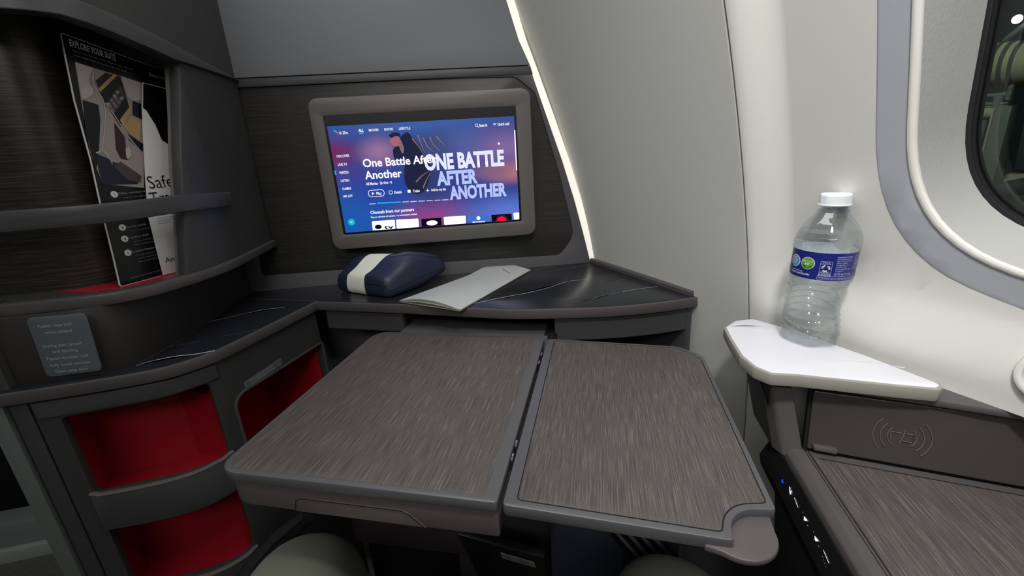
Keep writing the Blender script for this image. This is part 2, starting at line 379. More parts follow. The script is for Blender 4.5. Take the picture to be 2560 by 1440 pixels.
# window outlines on the sidewall (local x = -s)
WC = (-.112, 1.222)
def wloop(hw, hh, r): return rr(WC[0] - hw, WC[1] - hh, WC[0] + hw, WC[1] + hh, r, 14)
zc = sorted(fr_(.02, 2.0, 44) + [.824, .827, .8295, .832, .8345, .837, .85, .861, .872, .883, .894, .905, .925, .936]); xc = sorted(fr_(-.44, .3, 30) + [-.438, -.433, -.427, -.42, -.411, -.404, -.397, -.392, -.35, -.345, -.335, -.325, -.315, -.305, -.295, -.29])
struct(plate('wall_right', [[(-.440, 0), (1.5, 0), (1.5, 2.11), (-.440, 2.11)], wloop(.153, .252, .158)], .006, winpanel, None, wallmap(), .0015, xs=xc, ys=zc))
struct(plate('wall_right_forward', [[(-1.9, 0), (-.4425, 0), (-.4425, 2.11), (-1.9, 2.11)]], .006, sidewall, None, wallmap(), .0018, ys=zc))
struct(plate('wall_right_backing', [[(-.47, 0), (-.41, 0), (-.41, 2.1), (-.47, 2.1)]], .003, inkgrey, None, wallmap(-.0075), 0, ys=zc))
w1 = bpy.data.objects.new('window_1', None); COL.objects.link(w1); struct(w1)
plate('window_ring', [wloop(.185, .285, .180), wloop(.153, .252, .158)], .004, bezelring, w1, wallmap(.0012), .0012, xs=xc, ys=zc)
plate('window_lip', [wloop(.157, .256, .162), wloop(.1495, .2485, .154)], .010, whitelip, w1, wallmap(.0035), .003, xs=xc, ys=zc)
def ringloft(name, la, lb, fa, fb, m, parent, steps=4):
    bm = bmesh.new(); rings = []
    for j in range(steps + 1):
        t = j / steps; rings.append([bm.verts.new(fa(*a).lerp(fb(*b), t)) for a, b in zip(la, lb)])
    k = len(la)
    for j in range(steps):
        for i in range(k): bm.faces.new((rings[j][i], rings[j][(i + 1) % k], rings[j + 1][(i + 1) % k], rings[j + 1][i]))
    bmesh.ops.recalc_face_normals(bm, faces=bm.faces[:]); bmesh.ops.reverse_faces(bm, faces=bm.faces[:])
    return obj(name, bm, m, parent, None, 60)
def flatn(n): return lambda x, y, z=0: L * (-x) + N * (n - .12 * (y - 1.22)) + Z * y
wm = wallmap()
ringloft('window_reveal', wloop(.1505, .2495, .155), wloop(.142, .226, .135), lambda x, y: wm(x, y, 0), lambda x, y: flatn(.637)(x, y), reveal, w1)
plate('window_seal', [wloop(.143, .227, .136), wloop(.1375, .2215, .131)], .004, sealm, w1, lambda x, y, z: flatn(.637 - z)(x, y), .001)
plate('window_pane', [wloop(.139, .223, .132)], .002, pane, w1, lambda x, y, z: flatn(.645 - z)(x, y), 0)
ringloft('outer_frame', wloop(.1375, .2215, .131), wloop(.136, .220, .130), lambda x, y: flatn(.639)(x, y), lambda x, y: flatn(.656)(x, y), void, w1)
plate('outer_pane', [wloop(.1355, .2195, .1295)], .002, pane, w1, lambda x, y, z: flatn(.655 - z)(x, y), 0)
plate('outer_skin', [[(-1.2, .3), (1.2, .3), (1.2, 2.0), (-1.2, 2.0)], wloop(.195, .285, .180)], .01, sealm, w1, lambda x, y, z: flatn(.672 - z)(x, y), 0)

struct(plate('trim_2', [(-.95, .0), (.4, .0), (.4, .47), (-.95, .47)], .004, charcoal, None, wallmap(.0045), .001, xs=xc, ys=fr_(.02, .46, 10)))
# bulkhead with the monitor: wall_back
BE = [(0.12, 1.3981), (0.141, 1.3266), (0.166, 1.2586), (0.197, 1.1707), (0.2257, 1.0857), (0.2525, 0.9958), (0.2743, 0.9104), (0.2895, 0.8458)]
wb = bpy.data.objects.new('wall_back', None); COL.objects.link(wb); wb.location = (0, 1.0, 0); struct(wb)
top = [(-.44, 1.279), (-.44, 2.1), (-.05, 2.1), (.02, 1.75), (.075, 1.55)] + [tuple(p) for p in BE[:2]] + [(.1625, 1.279)]
plate('upper_panel', ccw(top), .03, panelgrey, wb, frame(F_BACK, .004), .002)
plate('cross_band', ccw([(-.44, 1.2625), (-.44, 1.278), (.163, 1.278), (.1675, 1.2625)]), .03, charcoal, wb, frame(F_BACK, .002), .001)
out = [(-.50, .10), (-.50, 1.2775)] + [(.1615, 1.2775)] + [tuple(p) for p in BE[3:]] + [(.33, .6), (.34, .1)]
rec = [(-0.41, 1.2694), (0.1322, 1.2585), (0.1714, 1.226), (0.2203, 1.0515), (0.2512, 0.9123), (0.2156, 0.869), (-0.0482, 0.8755), (-0.2823, 0.8774), (-0.4555, 0.8792)]
rec[0] = (-.428, rec[0][1]); rec[-1] = (-.462, rec[-1][1])
recl = rpoly(rec, [.004, .03, .03, .05, .05, .02, .05, .05, .01], 6)
plate('lower_frame', [ccw(out), ccw(recl)], .03, framegrey, wb, frame(F_BACK, 0), .0015)
plate('laminate_panel', ccw(recl), .02, lamin_h, wb, frame(F_BACK, -.003), .0008)
plate('panel_backing', [(-.50, .5), (.2, .5), (.2, 1.3), (-.50, 1.3)], .01, void, wb, frame(F_BACK, -.024), 0)
# lit strip along the curved edge of the bulkhead
def strip_pts(dx0, dx1):
    P = [(-.05, 2.1), (.02, 1.75), (.075, 1.55)] + [tuple(p) for p in BE]
    return [(x + dx0, z) for x, z in P] + [(x + dx1, z) for x, z in reversed(P)]
struct(plate('trim_1', ccw(strip_pts(.0005, .0175)), .012, strip, None, frame(F_BACK, -.002), .002))

# ================================================================ LITERATURE CABINET (upper left)
lc = thing('literature_cabinet', 'dark grey curved wall cabinet with an open literature pocket, left of the screen', 'cabinet', (-.47, .80, .93))
UX = sorted([-u for u in fr_(.001, .66, 44)])
pm = PC.map()
open_r = [(0.1844, 1.2794), (0.2351, 1.1309), (0.2811, 0.9632)]
topc = [(.2002, 1.2767), (.2558, 1.2879), (.2974, 1.2983), (.3365, 1.3058), (.3699, 1.3062), (.45, 1.3065), (.665, 1.3065)]
hole = [(-u, z) for u, z in [(.1844, 1.2750)] + topc + [(.665, .9585), (.2811, .9585), (.2351, 1.13)]]
plate('cabinet_face', [[(-.69, .944), (-.001, .944), (-.001, 2.1), (-.69, 2.1)], ccw(hole)], .018, cabgrey, lc, pm, .001, xs=UX, smooth=25)
band = [(-.001, 1.2745), (-.001, 1.2770), (-.1906, 1.2995)] + [(-u, z + .024) for u, z in topc] + [(-u, z) for u, z in reversed(topc)] + [(-.1844, 1.2735)]
plate('pocket_header', ccw([(-u, z) for u, z in [(.0, 1.2748), (.0, 1.2752), (.1906, 1.297)] + [(a, b + .024) for a, b in topc[1:]] + topc[::-1] + [(.1844, 1.2765)]]), .006, charcoal, lc, lambda x, y, z: pm(x, y, z + .006), .001, xs=UX)
plate('retaining_rail', ccw([(-.69, 1.0525), (-.26, 1.0545), (-.150, 1.0500), (-.1437, 1.0733), (-.26, 1.0798), (-.69, 1.0807)]), .012, charcoal, lc, lambda x, y, z: pm(x, y, z + .008), .002, xs=UX)
plate('pocket_lip', ccw([(-.69, .9405), (-.001, .9435), (-.001, .9580), (-.69, .9580)]), .016, rimgrey, lc, lambda x, y, z: pm(x, y, z + .006), .002, xs=UX)
# jamb, pocket floor, pocket back
bm = bmesh.new(); js = [(u, z) for u, z in [(.1844, 1.276), (.2098, 1.20), (.2351, 1.13), (.258, 1.04), (.2811, .958)]]
va = [[bm.verts.new(pm(-u, z, -.001 - d)) for u, z in js] for d in (0, .006, .022)]
for k in range(2):
    for i in range(len(js) - 1): bm.faces.new((va[k][i], va[k][i + 1], va[k + 1][i + 1], va[k + 1][i]))
obj('jamb', bm, bezelgrey, lc, None, 20)
PB = Curve([(-.545, 1.0), (-.545, .83), (-.545, .78), (-.548, .745), (-.556, .725), (-.575, .708), (-.60, .70), (-.66, .697), (-.85, .695)])
plate('pocket_back', [(-.70, .94), (-.0, .94), (-.0, 1.40), (-.70, 1.40)], .004, lamin_p, lc, PB.map(), 0, xs=sorted([-u for u in fr_(.01, .69, 40)]), smooth=40)
fl = [tuple(PC.at(u, -.004)) for u in fr_(.0, .68, 40)] + [tuple(PB.at(u, 0)) for u in reversed(fr_(.0, .69, 30))]
plate('pocket_floor', ccw(fl), .006, cabgrey, lc, hz(.9548), 0)
flr = [tuple(PC.at(u, -.004)) for u in fr_(.20, .375, 20)] + [tuple(PB.at(u, .002)) for u in reversed(fr_(.20, .345, 14))]
plate('pocket_mat', ccw(flr), .001, redlin, lc, hz(.9560), 0, label='red lining mat')
plate('underside', ccw(fl), .003, cabgrey, lc, hz(.9440), 0)
plate('pocket_ceiling', ccw(fl), .004, blackp, lc, hz(1.36), 0)

# recessed wall between counter and cabinet
rw = thing('recess_panel', 'dark brown-grey recessed panel between the marble counter and the literature cabinet', 'panel', (-.5, .8, .85))
plate('panel_face', [(-.62, .843), (-.001, .843), (-.001, .943), (-.62, .943)], .01, recessm, rw, RC.map(), .0005, xs=sorted([-u for u in fr_(.01, .61, 40)]))
pp = frame(F_PLAC)
plate('notice_placard', rpoly([(-0.5925, 0.941), (-0.5189, 0.9409), (-0.5246, 0.8552), (-0.5967, 0.8533)][::-1], .008), .0015, plaq, rw, frame(F_PLAC, .0015), .0004, label='grey notice placard with seat belt instructions')
pc = Vector((-0.5584, 0.8979)); 
lines = [('Fasten seat belt', (-0.5604, 0.9272), .0046, .042), ('while seated', (-0.5597, 0.9177), .0046, .034),
 ('During taxi, takeoff', (-0.5608, 0.8982), .0046, .050), ('and landing', (-0.5609, 0.8892), .0046, .032), ('Fasten shoulder belt', (-0.5606, 0.8794), .0046, .053),
 ('Fully lower armrest', (-0.5608, 0.8695), .0046, .051), ('Open suite door', (-0.5621, 0.8597), .0046, .043)]
text([(s, p[0], p[1] - .0012, c, wd, 'C', .01) for s, p, c, wd in lines], 'notice_lettering', plaqink, rw, frame(F_PLAC, .0016))
decal('notice_mark', [rr(*((-0.5899, 0.855)), *((-0.5777, 0.8547)), .0002)], plaqink, rw, frame(F_PLAC, .0016))

# ================================================================ MARBLE COUNTER
cc = thing('counter', 'black marble-look counter with pale veins running below the screen', 'counter', (-.05, .85, .84))
lipL = [tuple(p) for p in LCP[::-1]]
lipL = [tuple(p) for p in resample(lipL, 0)]; lipB = [tuple(p) for p in resample(BCP, 0)]
rcb = [tuple(RC.at(u)) for u in fr_(.0, .34, 24)]
ctr = lipL + lipB + [(.400, .702), (.298, 1.0)] + rcb + [(-.66, .617)]
plate('counter_slab', ccw(ctr), .018, rimgrey, cc, hz(.846), .0018)
inl = [(x, y) for x, y in inset(ccw(ctr), .0045)]
plate('marble_inlay', inl, .0012, marble, cc, hz(.8466), .0003)
gp = [(0.2915, 1.0106, 0.846), (0.3432, 0.8275, 0.846), (0.373, 0.731, 0.846), (0.3808, 0.69, 0.846)]
extr = bmesh.new()
def wallguard(a, b): pass
g0 = Vector((.2945, .998, 0)); g1 = Vector((.3975, .709, 0)); gd = (g1 - g0).normalized(); gn = Vector((gd.y, -gd.x, 0))
extrude_along('side_guard', rpoly([(0, .845), (.0085, .845), (.0085, .853), (.006, .856), (0, .856)], 0), lambda a, b, d: g0 + gd * d + gn * (-a if gn.x > 0 else a) + Z * b, 0, (g1 - g0).length, rimgrey, cc)
vm = hz(.84665)
V1 = [([(-0.0149, 0.7737, 0.847), (0.0136, 0.7814, 0.847), (0.0621, 0.7981, 0.847), (0.1093, 0.8116, 0.847), (0.1527, 0.83, 0.847), (0.201, 0.8603, 0.847), (0.2472, 0.8606, 0.847)], .0022, .0012, veinw),
 ([(0.0096, 0.7757, 0.847), (0.0444, 0.7888, 0.847), (0.0842, 0.8014, 0.847), (0.121, 0.8106, 0.847)], .0008, .0014, veing),
 ([(0.2472, 0.8606, 0.847), (0.2816, 0.871, 0.847), (0.3161, 0.882, 0.847)], .0007, .0005, veing),
 ([(0.2617, 0.8354, 0.847), (0.2872, 0.836, 0.847), (0.3163, 0.8415, 0.847)], .0014, .0008, veing),
 ([(0.1741, 0.7181, 0.847), (0.2073, 0.7326, 0.847), (0.235, 0.7498, 0.847), (0.2738, 0.7624, 0.847)], .0006, .0016, veing), ([(0.2839, 0.7643, 0.847), (0.3124, 0.7709, 0.847), (0.3581, 0.7751, 0.847)], .0018, .0010, veinw),
 ([(0.1476, 0.9724, 0.847), (0.1767, 0.977, 0.847), (0.201, 0.9798, 0.847)], .0012, .001, veing), ([(0.1977, 0.9554, 0.847), (0.2346, 0.9609, 0.847), (0.283, 0.9779, 0.847)], .0016, .0010, veing),
 ([(-0.5, 0.6438, 0.847), (-0.4845, 0.6545, 0.847), (-0.4561, 0.664, 0.847), (-0.4273, 0.6641, 0.847), (-0.4035, 0.6711, 0.847)], .0016, .0036, veinw),
 ([(-0.4867, 0.8141, 0.847), (-0.4635, 0.8242, 0.847), (-0.4358, 0.8421, 0.847), (-0.4046, 0.8557, 0.847), (-0.3667, 0.8589, 0.847)], .0012, .0016, veinw), ([(-0.4222, 0.7316, 0.847), (-0.3966, 0.7388, 0.847), (-0.372, 0.7501, 0.847)], .0006, .0012, veing),
 ([(-0.4933, 0.7077, 0.847), (-0.4762, 0.7096, 0.847), (-0.4495, 0.7172, 0.847)], .0006, .0010, veing), ([(-0.3529, 0.8369, 0.847), (-0.3341, 0.8362, 0.847)], .0006, .001, veing),
 ([(-0.4801, 0.946, 0.847), (-0.4152, 0.9219, 0.847), (-0.35, 0.8954, 0.847), (-0.3137, 0.8799, 0.847)], .0012, .0009, veing), ([(-0.4863, 1.0477, 0.847), (-0.4473, 1.0519, 0.847), (-0.3935, 1.055, 0.847), (-0.3205, 1.0593, 0.847)], .0007, .0016, veing),
 ([(-0.0609, 1.1872, 0.847), (-0.012, 1.1692, 0.847)], .0005, .0005, veing)]
for pts, a, b, m in V1[:-1]:
    wob = [(p[0] + random.uniform(-.0006, .0006), p[1] + random.uniform(-.0006, .0006)) for p in pts]
    decal('marble_vein', [line(resample([q[:2] for q in wob], 0), a, b)], m, cc, vm, .0001)
# fascias and structure under the counter
cs = thing('tray_cabinet', 'dark grey base with shallow fascias under the marble counter, around the tray slot', 'cabinet', (.1, .8, .4))
full = [(-.313, .878)] + BCP; BF = Curve([(x, y + .010) for x, y in [(-.305, .876)] + BCP])
def bfm(x, y, z):
    q = BF.at(x, 0); n = (BF.at(x + .002) - BF.at(x - .002)).normalized(); q = q + Vector((n.y, -n.x)) * z; return Vector((q.x, q.y, y))
plate('left_fascia', rr(.004, .785, .178, .829, [.002, .006, .002, .002]), .02, charcoal, cs, bfm, .0015, xs=fr_(.01, .17, 6))
plate('right_fascia', rr(.478, .782, .722, .829, [.002, .002, .002, .002]), .02, charcoal, cs, bfm, .0015, xs=fr_(.48, .72, 14))
ep0 = Vector((.386, .710, 0)); 
for nm, nn, w_, zz0, zz1 in (('end_panel', .5955, .006, .02, .828),):
    plate(nm, [(-.70, zz0), (-.520, zz0), (-.545, .60), (-.553, .72), (-.553, zz1), (-.86, zz1)], .012, charcoal, cs, lambda x, y, z: L * (-x) + N * (.583 - z) + Z * y, .001)
plate('slot_roof', ccw([(-.30, .89), (-.13, .825), (.08, .74), (.25, .71), (.37, .72), (.30, .99), (-.40, .99)]), .004, void, cs, hz(.827), 0)
box('footwell_divider', (-.02, .80, .62), (.008, .12, .30), charcoal, cs, (D, E, Z))
box('slide_rail', E * -.088 + D * .80 + Z * .788, (.022, .16, .022), blackp, cs, (E, D, Z))
box('slide_screw', E * -.086 + D * .716 + Z * .793, (.004, .002, .004), chrome, cs, (E, D, Z), .0005)

# ================================================================ STORAGE CABINET (lower left)
sc = thing('storage_cabinet', 'dark grey curved side cabinet with open red-lined bins under the counter', 'cabinet', (-.5, .72, .4))
fm = FC.map(); UF = sorted([-u for u in fr_(.002, .50, 50)])
b1 = rpoly([(-.4275, .6585), (-.2435, .6585), (-.2435, .797), (-.4275, .795)], [.008, .012, .012, .008])
b2 = rpoly([(-.4275, .462), (-.2480, .462), (-.2480, .602), (-.4275, .5935)], [.008, .02, .004, .004])
b3 = rpoly([(-.2150, .56), (-.002, .56), (-.002, .7525), (-.2150, .7525)], [.02, .004, .004, .024])
plate('cabinet_face', [[(-.455, .05), (-.001, .05), (-.001, .828), (-.455, .828)], ccw(b1), ccw(b2), ccw(b3)], .014, cabgrey, sc, fm, .001, xs=UF, smooth=25)
def grow(l, d): return inset(ccw(l), -d)
plate('opening_trim', [grow(b3, .005), ccw(b3)], .004, rimgrey, sc, lambda x, y, z: fm(x, y, z + .002), .0012, xs=UF)
plate('bin_header', ccw([(-.452, .8235), (-.2300, .8235), (-.2300, .7985), (-.452, .7985)]), .005, charcoal, sc, lambda x, y, z: fm(x, y, z + .0035), .002, xs=UF)
for nm, z0, z1, u0, u1 in (('bin_front', .597, .661, .240, .4300), ('bin_front', .400, .4640, .246, .4300)):
    bulge = lambda x, y, z: fm(x, y, z + .005 + .006 * math.sin(PI * min(1, max(0, (-x - .24) / .19))))
    plate(nm, rpoly([(-u1, z0), (-u0, z0), (-u0, z1 + .006), (-u0 - .014, z1 + .0015), (-u1 + .012, z1 - .0005), (-u1, z1 + .004)], 0), .008, charcoal, sc, bulge, .0015, xs=UF)
    plate('front_edge', rpoly([(-u1, z1 + .003), (-u1 + .012, z1 - .0010), (-u0 - .014, z1 + .0010), (-u0, z1 + .0055), (-u0, z1 + .0075), (-u0 - .015, z1 + .0028), (-u1 + .012, z1 + .0008), (-u1, z1 + .005)], 0), .009, bezelgrey, sc, lambda x, y, z: bulge(x, y, z + .0006), .0004, xs=UF)
def lining(name, u0, u1, z0, z1, depth):
    fp = [FC.at(u, -.012) for u in fr_(u0 - .006, u1 + .006, 12)]
    a, b = fp[0], fp[-1]; dv = (b - a).normalized(); nn = Vector((-dv.y, dv.x)); 
    if nn.dot(FC.at(u0, 1) - FC.at(u0, 0)) > 0: nn = -nn
    mid = max((p - a).dot(-nn) for p in fp)
    bk = [a + nn * depth, b + nn * depth]
    bm = bmesh.new()
    path = [a, bk[0], bk[1], b]
    lo = [bm.verts.new((p.x, p.y, z0)) for p in path]; hi = [bm.verts.new((p.x, p.y, z1)) for p in path]
    for i in range(3): bm.faces.new((lo[i], lo[i + 1], hi[i + 1], hi[i]))
    for z in (z0, z1):
        bm.faces.new([bm.verts.new((p.x, p.y, z)) for p in fp] + [bm.verts.new((p.x, p.y, z)) for p in (bk[1], bk[0])])
    return obj(name, bm, redlin, sc, 'red bin lining', 30)
lining('bin_lining', .241, .434, .630, .800, .075)
lining('bin_lining', .244, .434, .434, .606, .075)
lining('bin_lining', .012, .218, .54, .760, .16)
# small notice above the red opening
fl3 = lambda x, y, z: fm(x, y, z + .001)
plate('door_placard', ccw(rpoly([(-.1935, .7555), (-.1090, .7600), (-.1090, .7735), (-.1935, .7690)], .004)), .0012, plaq, sc, fl3, .0003, xs=UF, label='small grey placard above the red opening')
text([('No stowage during taxi,', -.183, .7650, .0030, .052, 'L', .01), ('takeoff and landing', -.181, .7595, .0030, .052, 'L', .01)], 'placard_lettering', plaqink, sc, lambda x, y, z: fl3(x, y + (x + .18) * .05, z + .0003))
# post and outer trim at the aisle end
plate('end_post', [(-.4790, .0), (-.4575, .0), (-.4575, .845), (-.4790, .845)], .02, cabgrey, sc, fm, .002, xs=[])
po = thing('door_post', 'slim grey-green post edge at the aisle side, left of the storage cabinet', 'post', (-.68, .60, 0))
plate('post_face', [(-.5060, .0), (-.4830, .0), (-.4830, .96), (-.5060, .96)], .03, pillar, po, lambda x, y, z: fm(x, y, z + .003), .003)
plate('post_core', [(-.5030, .0), (-.4730, .0), (-.4730, .96), (-.5030, .96)], .05, cabgrey, po, lambda x, y, z: fm(x, y, z - .006), .003)
# upper pillar closing the cabinet stack on the left
up = thing('upper_pillar', 'dark textured pillar rising at the far left beside the seat belt placard', 'pillar', (-.66, .62, .85))
plate('pillar_face', [(-.72, .8465), (-.648, .8465), (-.632, .9400), (-.72, .9400)], .03, cabgrey, up, lambda x, y, z: Vector((x + .0, .612 - z * 1.0, y)), .002)

# opposite side of the aisle
fa = thing('aisle_partition', 'grey partition base across the aisle, seen past the door post', 'partition', (-1.7, 1.5, 0))
AO = Vector((-1.48, 1.25, 0)); AD = Vector((-.25, .23, 0)).normalized(); 
pa = [(-1.5025, 1.2006, 0.0), (-1.3638, 1.2181, 0.0)]
p0 = Vector((pa[0][0], pa[0][1], 0)); p1 = Vector((pa[1][0], pa[1][1], 0)); ad = (p1 - p0).normalized(); an = Vector((-ad.y, ad.x, 0))
mid = (p0 + p1) / 2
box('skirting', mid + an * .01 + Z * .02, (1.6, .02, .044), skirt, fa, (ad, an, Z))
box('base_panel', mid + an * .06 + Z * .06, (1.6, .08, .118), skirt2, fa, (ad, an, Z))
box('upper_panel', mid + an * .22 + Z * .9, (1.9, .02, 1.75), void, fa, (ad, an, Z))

# ================================================================ MONITOR
mo = thing('monitor', 'wall monitor in a grey rounded frame showing a film menu', 'monitor', (-.065, .98, 1.07))
bz = [(-0.285, 1.2373), (0.1549, 1.2287), (0.1552, 0.9229), (-0.286, 0.9388)]
sw = [(-0.2576, 1.2024), (0.1241, 1.1975), (0.1198, 0.963), (-0.2594, 0.9684)]
ac = [(-0.2521, 1.1822), (0.1205, 1.1778), (0.118, 0.9641), (-0.2567, 0.9699)]
bx0 = (bz[0][0] + bz[3][0]) / 2; bx1 = (bz[1][0] + bz[2][0]) / 2; by1 = (bz[0][1] + bz[1][1]) / 2; by0 = (bz[2][1] + bz[3][1]) / 2
ax0 = (ac[0][0] + ac[3][0]) / 2; ax1 = (ac[1][0] + ac[2][0]) / 2; ay1 = (ac[0][1] + ac[1][1]) / 2; ay0 = (ac[2][1] + ac[3][1]) / 2
sx0, sx1, sy0, sy1 = ax0 - .005, ax1 + .004, ay0 - .004, ay1 + .019
plate('bezel', [rr(bx0, by0, bx1, by1, .022, 8), rr(sx0, sy0, sx1, sy1, .003)], .030, bezelgrey, mo, frame(F_BEZ), .003)
plate('screen_glass', rr(sx0 - .002, sy0 - .002, sx1 + .002, sy1 + .002, .003), .006, blackp, mo, frame(F_BEZ, -.0015), 0)
S = frame(F_SCR)
mx_, mz_ = -.065, 1.07
W_, H_ = ax1 - ax0, ay1 - ay0
def bl(fx, fy, rx, ry, col, k): return (ax0 + fx * W_ - mx_, ay1 - fy * H_ - mz_, rx * W_, ry * H_, col, k)
screen_shader(screenm, (48, 62, 132), [
 bl(.02, .95, .75, .75, (20, 84, 168), .95), bl(.0, .25, .22, .22, (110, 36, 84), .95), bl(.10, .45, .30, .2, (70, 56, 130), .7), bl(.25, .60, .30, .28, (30, 62, 160), .8),
 bl(.5, .0, .9, .22, (58, 92, 158), .9), bl(.97, .28, .45, .28, (128, 100, 150), .9), bl(1.0, .52, .30, .16, (176, 112, 116), .95), bl(.86, .50, .2, .12, (122, 92, 122), .8),
 bl(.25, .25, .17, .20, (150, 110, 146), .9), bl(.5, .90, .32, .25, (140, 62, 130), .9), bl(.95, .92, .45, .28, (88, 116, 206), .95), bl(.48, .55, .16, .35, (42, 50, 92), .85), bl(.55, .25, .16, .22, (60, 70, 104), .8), bl(.72, .2, .2, .2, (72, 92, 150), .7)])
decal('screen_image', [rr(ax0, ay0, ax1, ay1, .001)], screenm, mo, S, 0)
def smooth(p): return [tuple(q) for q in resample(list(p) + [p[0]], 0)][:-1]
# film still: two generic silhouettes and blown branches
def SP(*a): return [(a[i], a[i + 1]) for i in range(0, len(a), 2)]
decal('still_silhouette', [smooth([(-0.1336, 1.1275), (-0.126, 1.1364), (-0.1156, 1.1295), (-0.1109, 1.1167), (-0.1147, 1.1059), (-0.1216, 1.1095), (-0.13, 1.1068), (-0.1335, 1.1165)]), smooth([(-0.1132, 1.1542), (-0.1004, 1.1604), (-0.0905, 1.1498), (-0.0848, 1.1433), (-0.0755, 1.1272), (-0.0678, 1.1094), (-0.0616, 1.0922), (-0.0683, 1.0626), (-0.0826, 1.0405), (-0.1028, 1.0386), (-0.1168, 1.0593), (-0.1155, 1.0876), (-0.1103, 1.1088), (-0.1144, 1.1264), (-0.1172, 1.1421)])], ui_hair, mo, S, .0004)
decal('still_face', [smooth([(-0.1367, 1.1509), (-0.1279, 1.1573), (-0.1186, 1.1552), (-0.1168, 1.1451), (-0.1212, 1.1361), (-0.1294, 1.135), (-0.1356, 1.1416)])], ui_skin, mo, S, .0005)
decal('still_hair', [smooth([(-0.1374, 1.1571), (-0.1272, 1.1618), (-0.1164, 1.1597), (-0.115, 1.152), (-0.1234, 1.1548), (-0.1335, 1.1515)])], ui_hair, mo, S, .0006)
decal('still_arm', [smooth([(-0.1199, 1.1453), (-0.115, 1.1466), (-0.1108, 1.1293), (-0.1153, 1.1201), (-0.1198, 1.1345)])], ui_gold, mo, S, .0006)
br = []
for a in [[(-0.0922, 1.1491), (-0.0813, 1.133), (-0.0707, 1.1127)], [(-0.0803, 1.1539), (-0.0758, 1.1381), (-0.0712, 1.1222)], [(-0.0697, 1.1487), (-0.0636, 1.1312), (-0.0519, 1.1195)], [(-0.0566, 1.1495), (-0.0518, 1.1352), (-0.0387, 1.1203)], [(-0.0436, 1.1503), (-0.0365, 1.1406), (-0.0276, 1.1322)], [(-0.0949, 1.0619), (-0.082, 1.0733), (-0.066, 1.082)], [(-0.0816, 1.0487), (-0.073, 1.0646), (-0.0631, 1.0786)]]:
    br.append(line([p for p in a], .003, .001))
decal('still_branches', br, ui_gold, mo, S, .0005)
cw = .0215
text([('One Battle After', *(-0.1965, 1.0983), .0165, .1480, 'L', .02), ('Another', *(-0.1962, 1.0744), .0165, .0745, 'L', .02)], 'title_lettering', ui_w, mo, lambda x, y, z: S(x, y, z + .0014))
text([('ONE BATTLE', *(-0.0731, 1.0849), .0310, .1660, 'L', .045)], 'film_title', ui_lav2, mo, lambda x, y, z: S(x, y, z + .0010))
text([('AFTER', *(-0.0519, 1.0524), .0280, .0860, 'L', .045), ('ANOTHER', *(-0.0281, 1.0216), .0270, .1220, 'L', .045)], 'film_title', ui_lav, mo, lambda x, y, z: S(x, y, z + .0010))
text([('ALL', *(-0.1951, 1.1663), .0056, .0100, 'L', .03), ('MOVIES', *(-0.1748, 1.166), .0050, .0190, 'L', .01), ('SHOWS', *(-0.1449, 1.1659), .0050, .0175, 'L', .01), ('LIFESTYLE', *(-0.1156, 1.1658), .0050, .0225, 'L', .01),
 ('1h 27m', *(-0.233, 1.1639), .0052, .0165, 'L', .02), ('Search', *(0.0459, 1.1632), .0054, .0165, 'L', .02), ('Quick add', *(0.0839, 1.1635), .0054, .0240, 'L', .02),
 ('DISCOVER', *(-0.2453, 1.1202), .0052, .0245, 'L', .01), ('LIVE TV', *(-0.2458, 1.1038), .0052, .0180, 'L', .01), ('WATCH', *(-0.2461, 1.088), .0052, .0180, 'L', .02), ('LISTEN', *(-0.2457, 1.072), .0052, .0165, 'L', .01),
 ('GAMES', *(-0.2453, 1.0558), .0052, .0175, 'L', .01), ('MY LIST', *(-0.2455, 1.0404), .0052, .0185, 'L', .01),
 ('All Movies \u00b7 2h 41m \u00b7 R', *(-0.1965, 1.0622), .0056, .0530, 'L', .02), ('Play', *(-0.1785, 1.0414), .0060, .0105, 'L', .02), ('Details', *(-0.1423, 1.0413), .0056, .0155, 'L', .02), ('Trailer', *(-0.1033, 1.0411), .0056, .0145, 'L', .02), ('Add to my list', *(-0.0657, 1.041), .0056, .0310, 'L', .02),
 ('Channels from our partners', *(-0.1967, 1.0027), .0068, .0905, 'L', .02), ('Enjoy a selection of content - no subscription needed', *(-0.1972, 0.9942), .0036, .0960, 'L', .015)], 'menu_lettering', ui_w, mo, lambda x, y, z: S(x, y, z + .0014))
decal('menu_underline', [line([(-0.1948, 1.1633), (-0.1862, 1.1636)], .0022), line([(-0.1803, 1.0241), (-0.1315, 1.0231)], .0026), line([(-0.2537, 1.0948), (-0.2535, 1.0869)], .003)], ui_c, mo, S, .0012)
decal('progress_dash', [line([(-0.1968, 1.0236), (-0.1836, 1.0235)], .0018)] + [line(p, .0018) for p in ([(-0.1282, 1.0229), (-0.1148, 1.0227)], [(-0.1115, 1.0225), (-0.0981, 1.0224)], [(-0.0948, 1.0221), (-0.0814, 1.022)], [(-0.078, 1.0218), (-0.0646, 1.0216)], [(-0.0612, 1.0214), (-0.0485, 1.0213)], [(-0.0452, 1.0211), (-0.0316, 1.021)])], ui_lav, mo, S, .0012)
def SQ(c, hw, hh, r): return rr(c[0] - hw, c[1] - hh, c[0] + hw, c[1] + hh, r)
pb = (-0.1788, 1.0447)
bmx = [('play_button', [SQ(pb, .0165, .0072, .0070), SQ(pb, .0155, .0062, .0060)])]
plate('play_button', bmx[0][1], .0003, ui_w, mo, lambda x, y, z: S(x, y, z + .0012), 0)
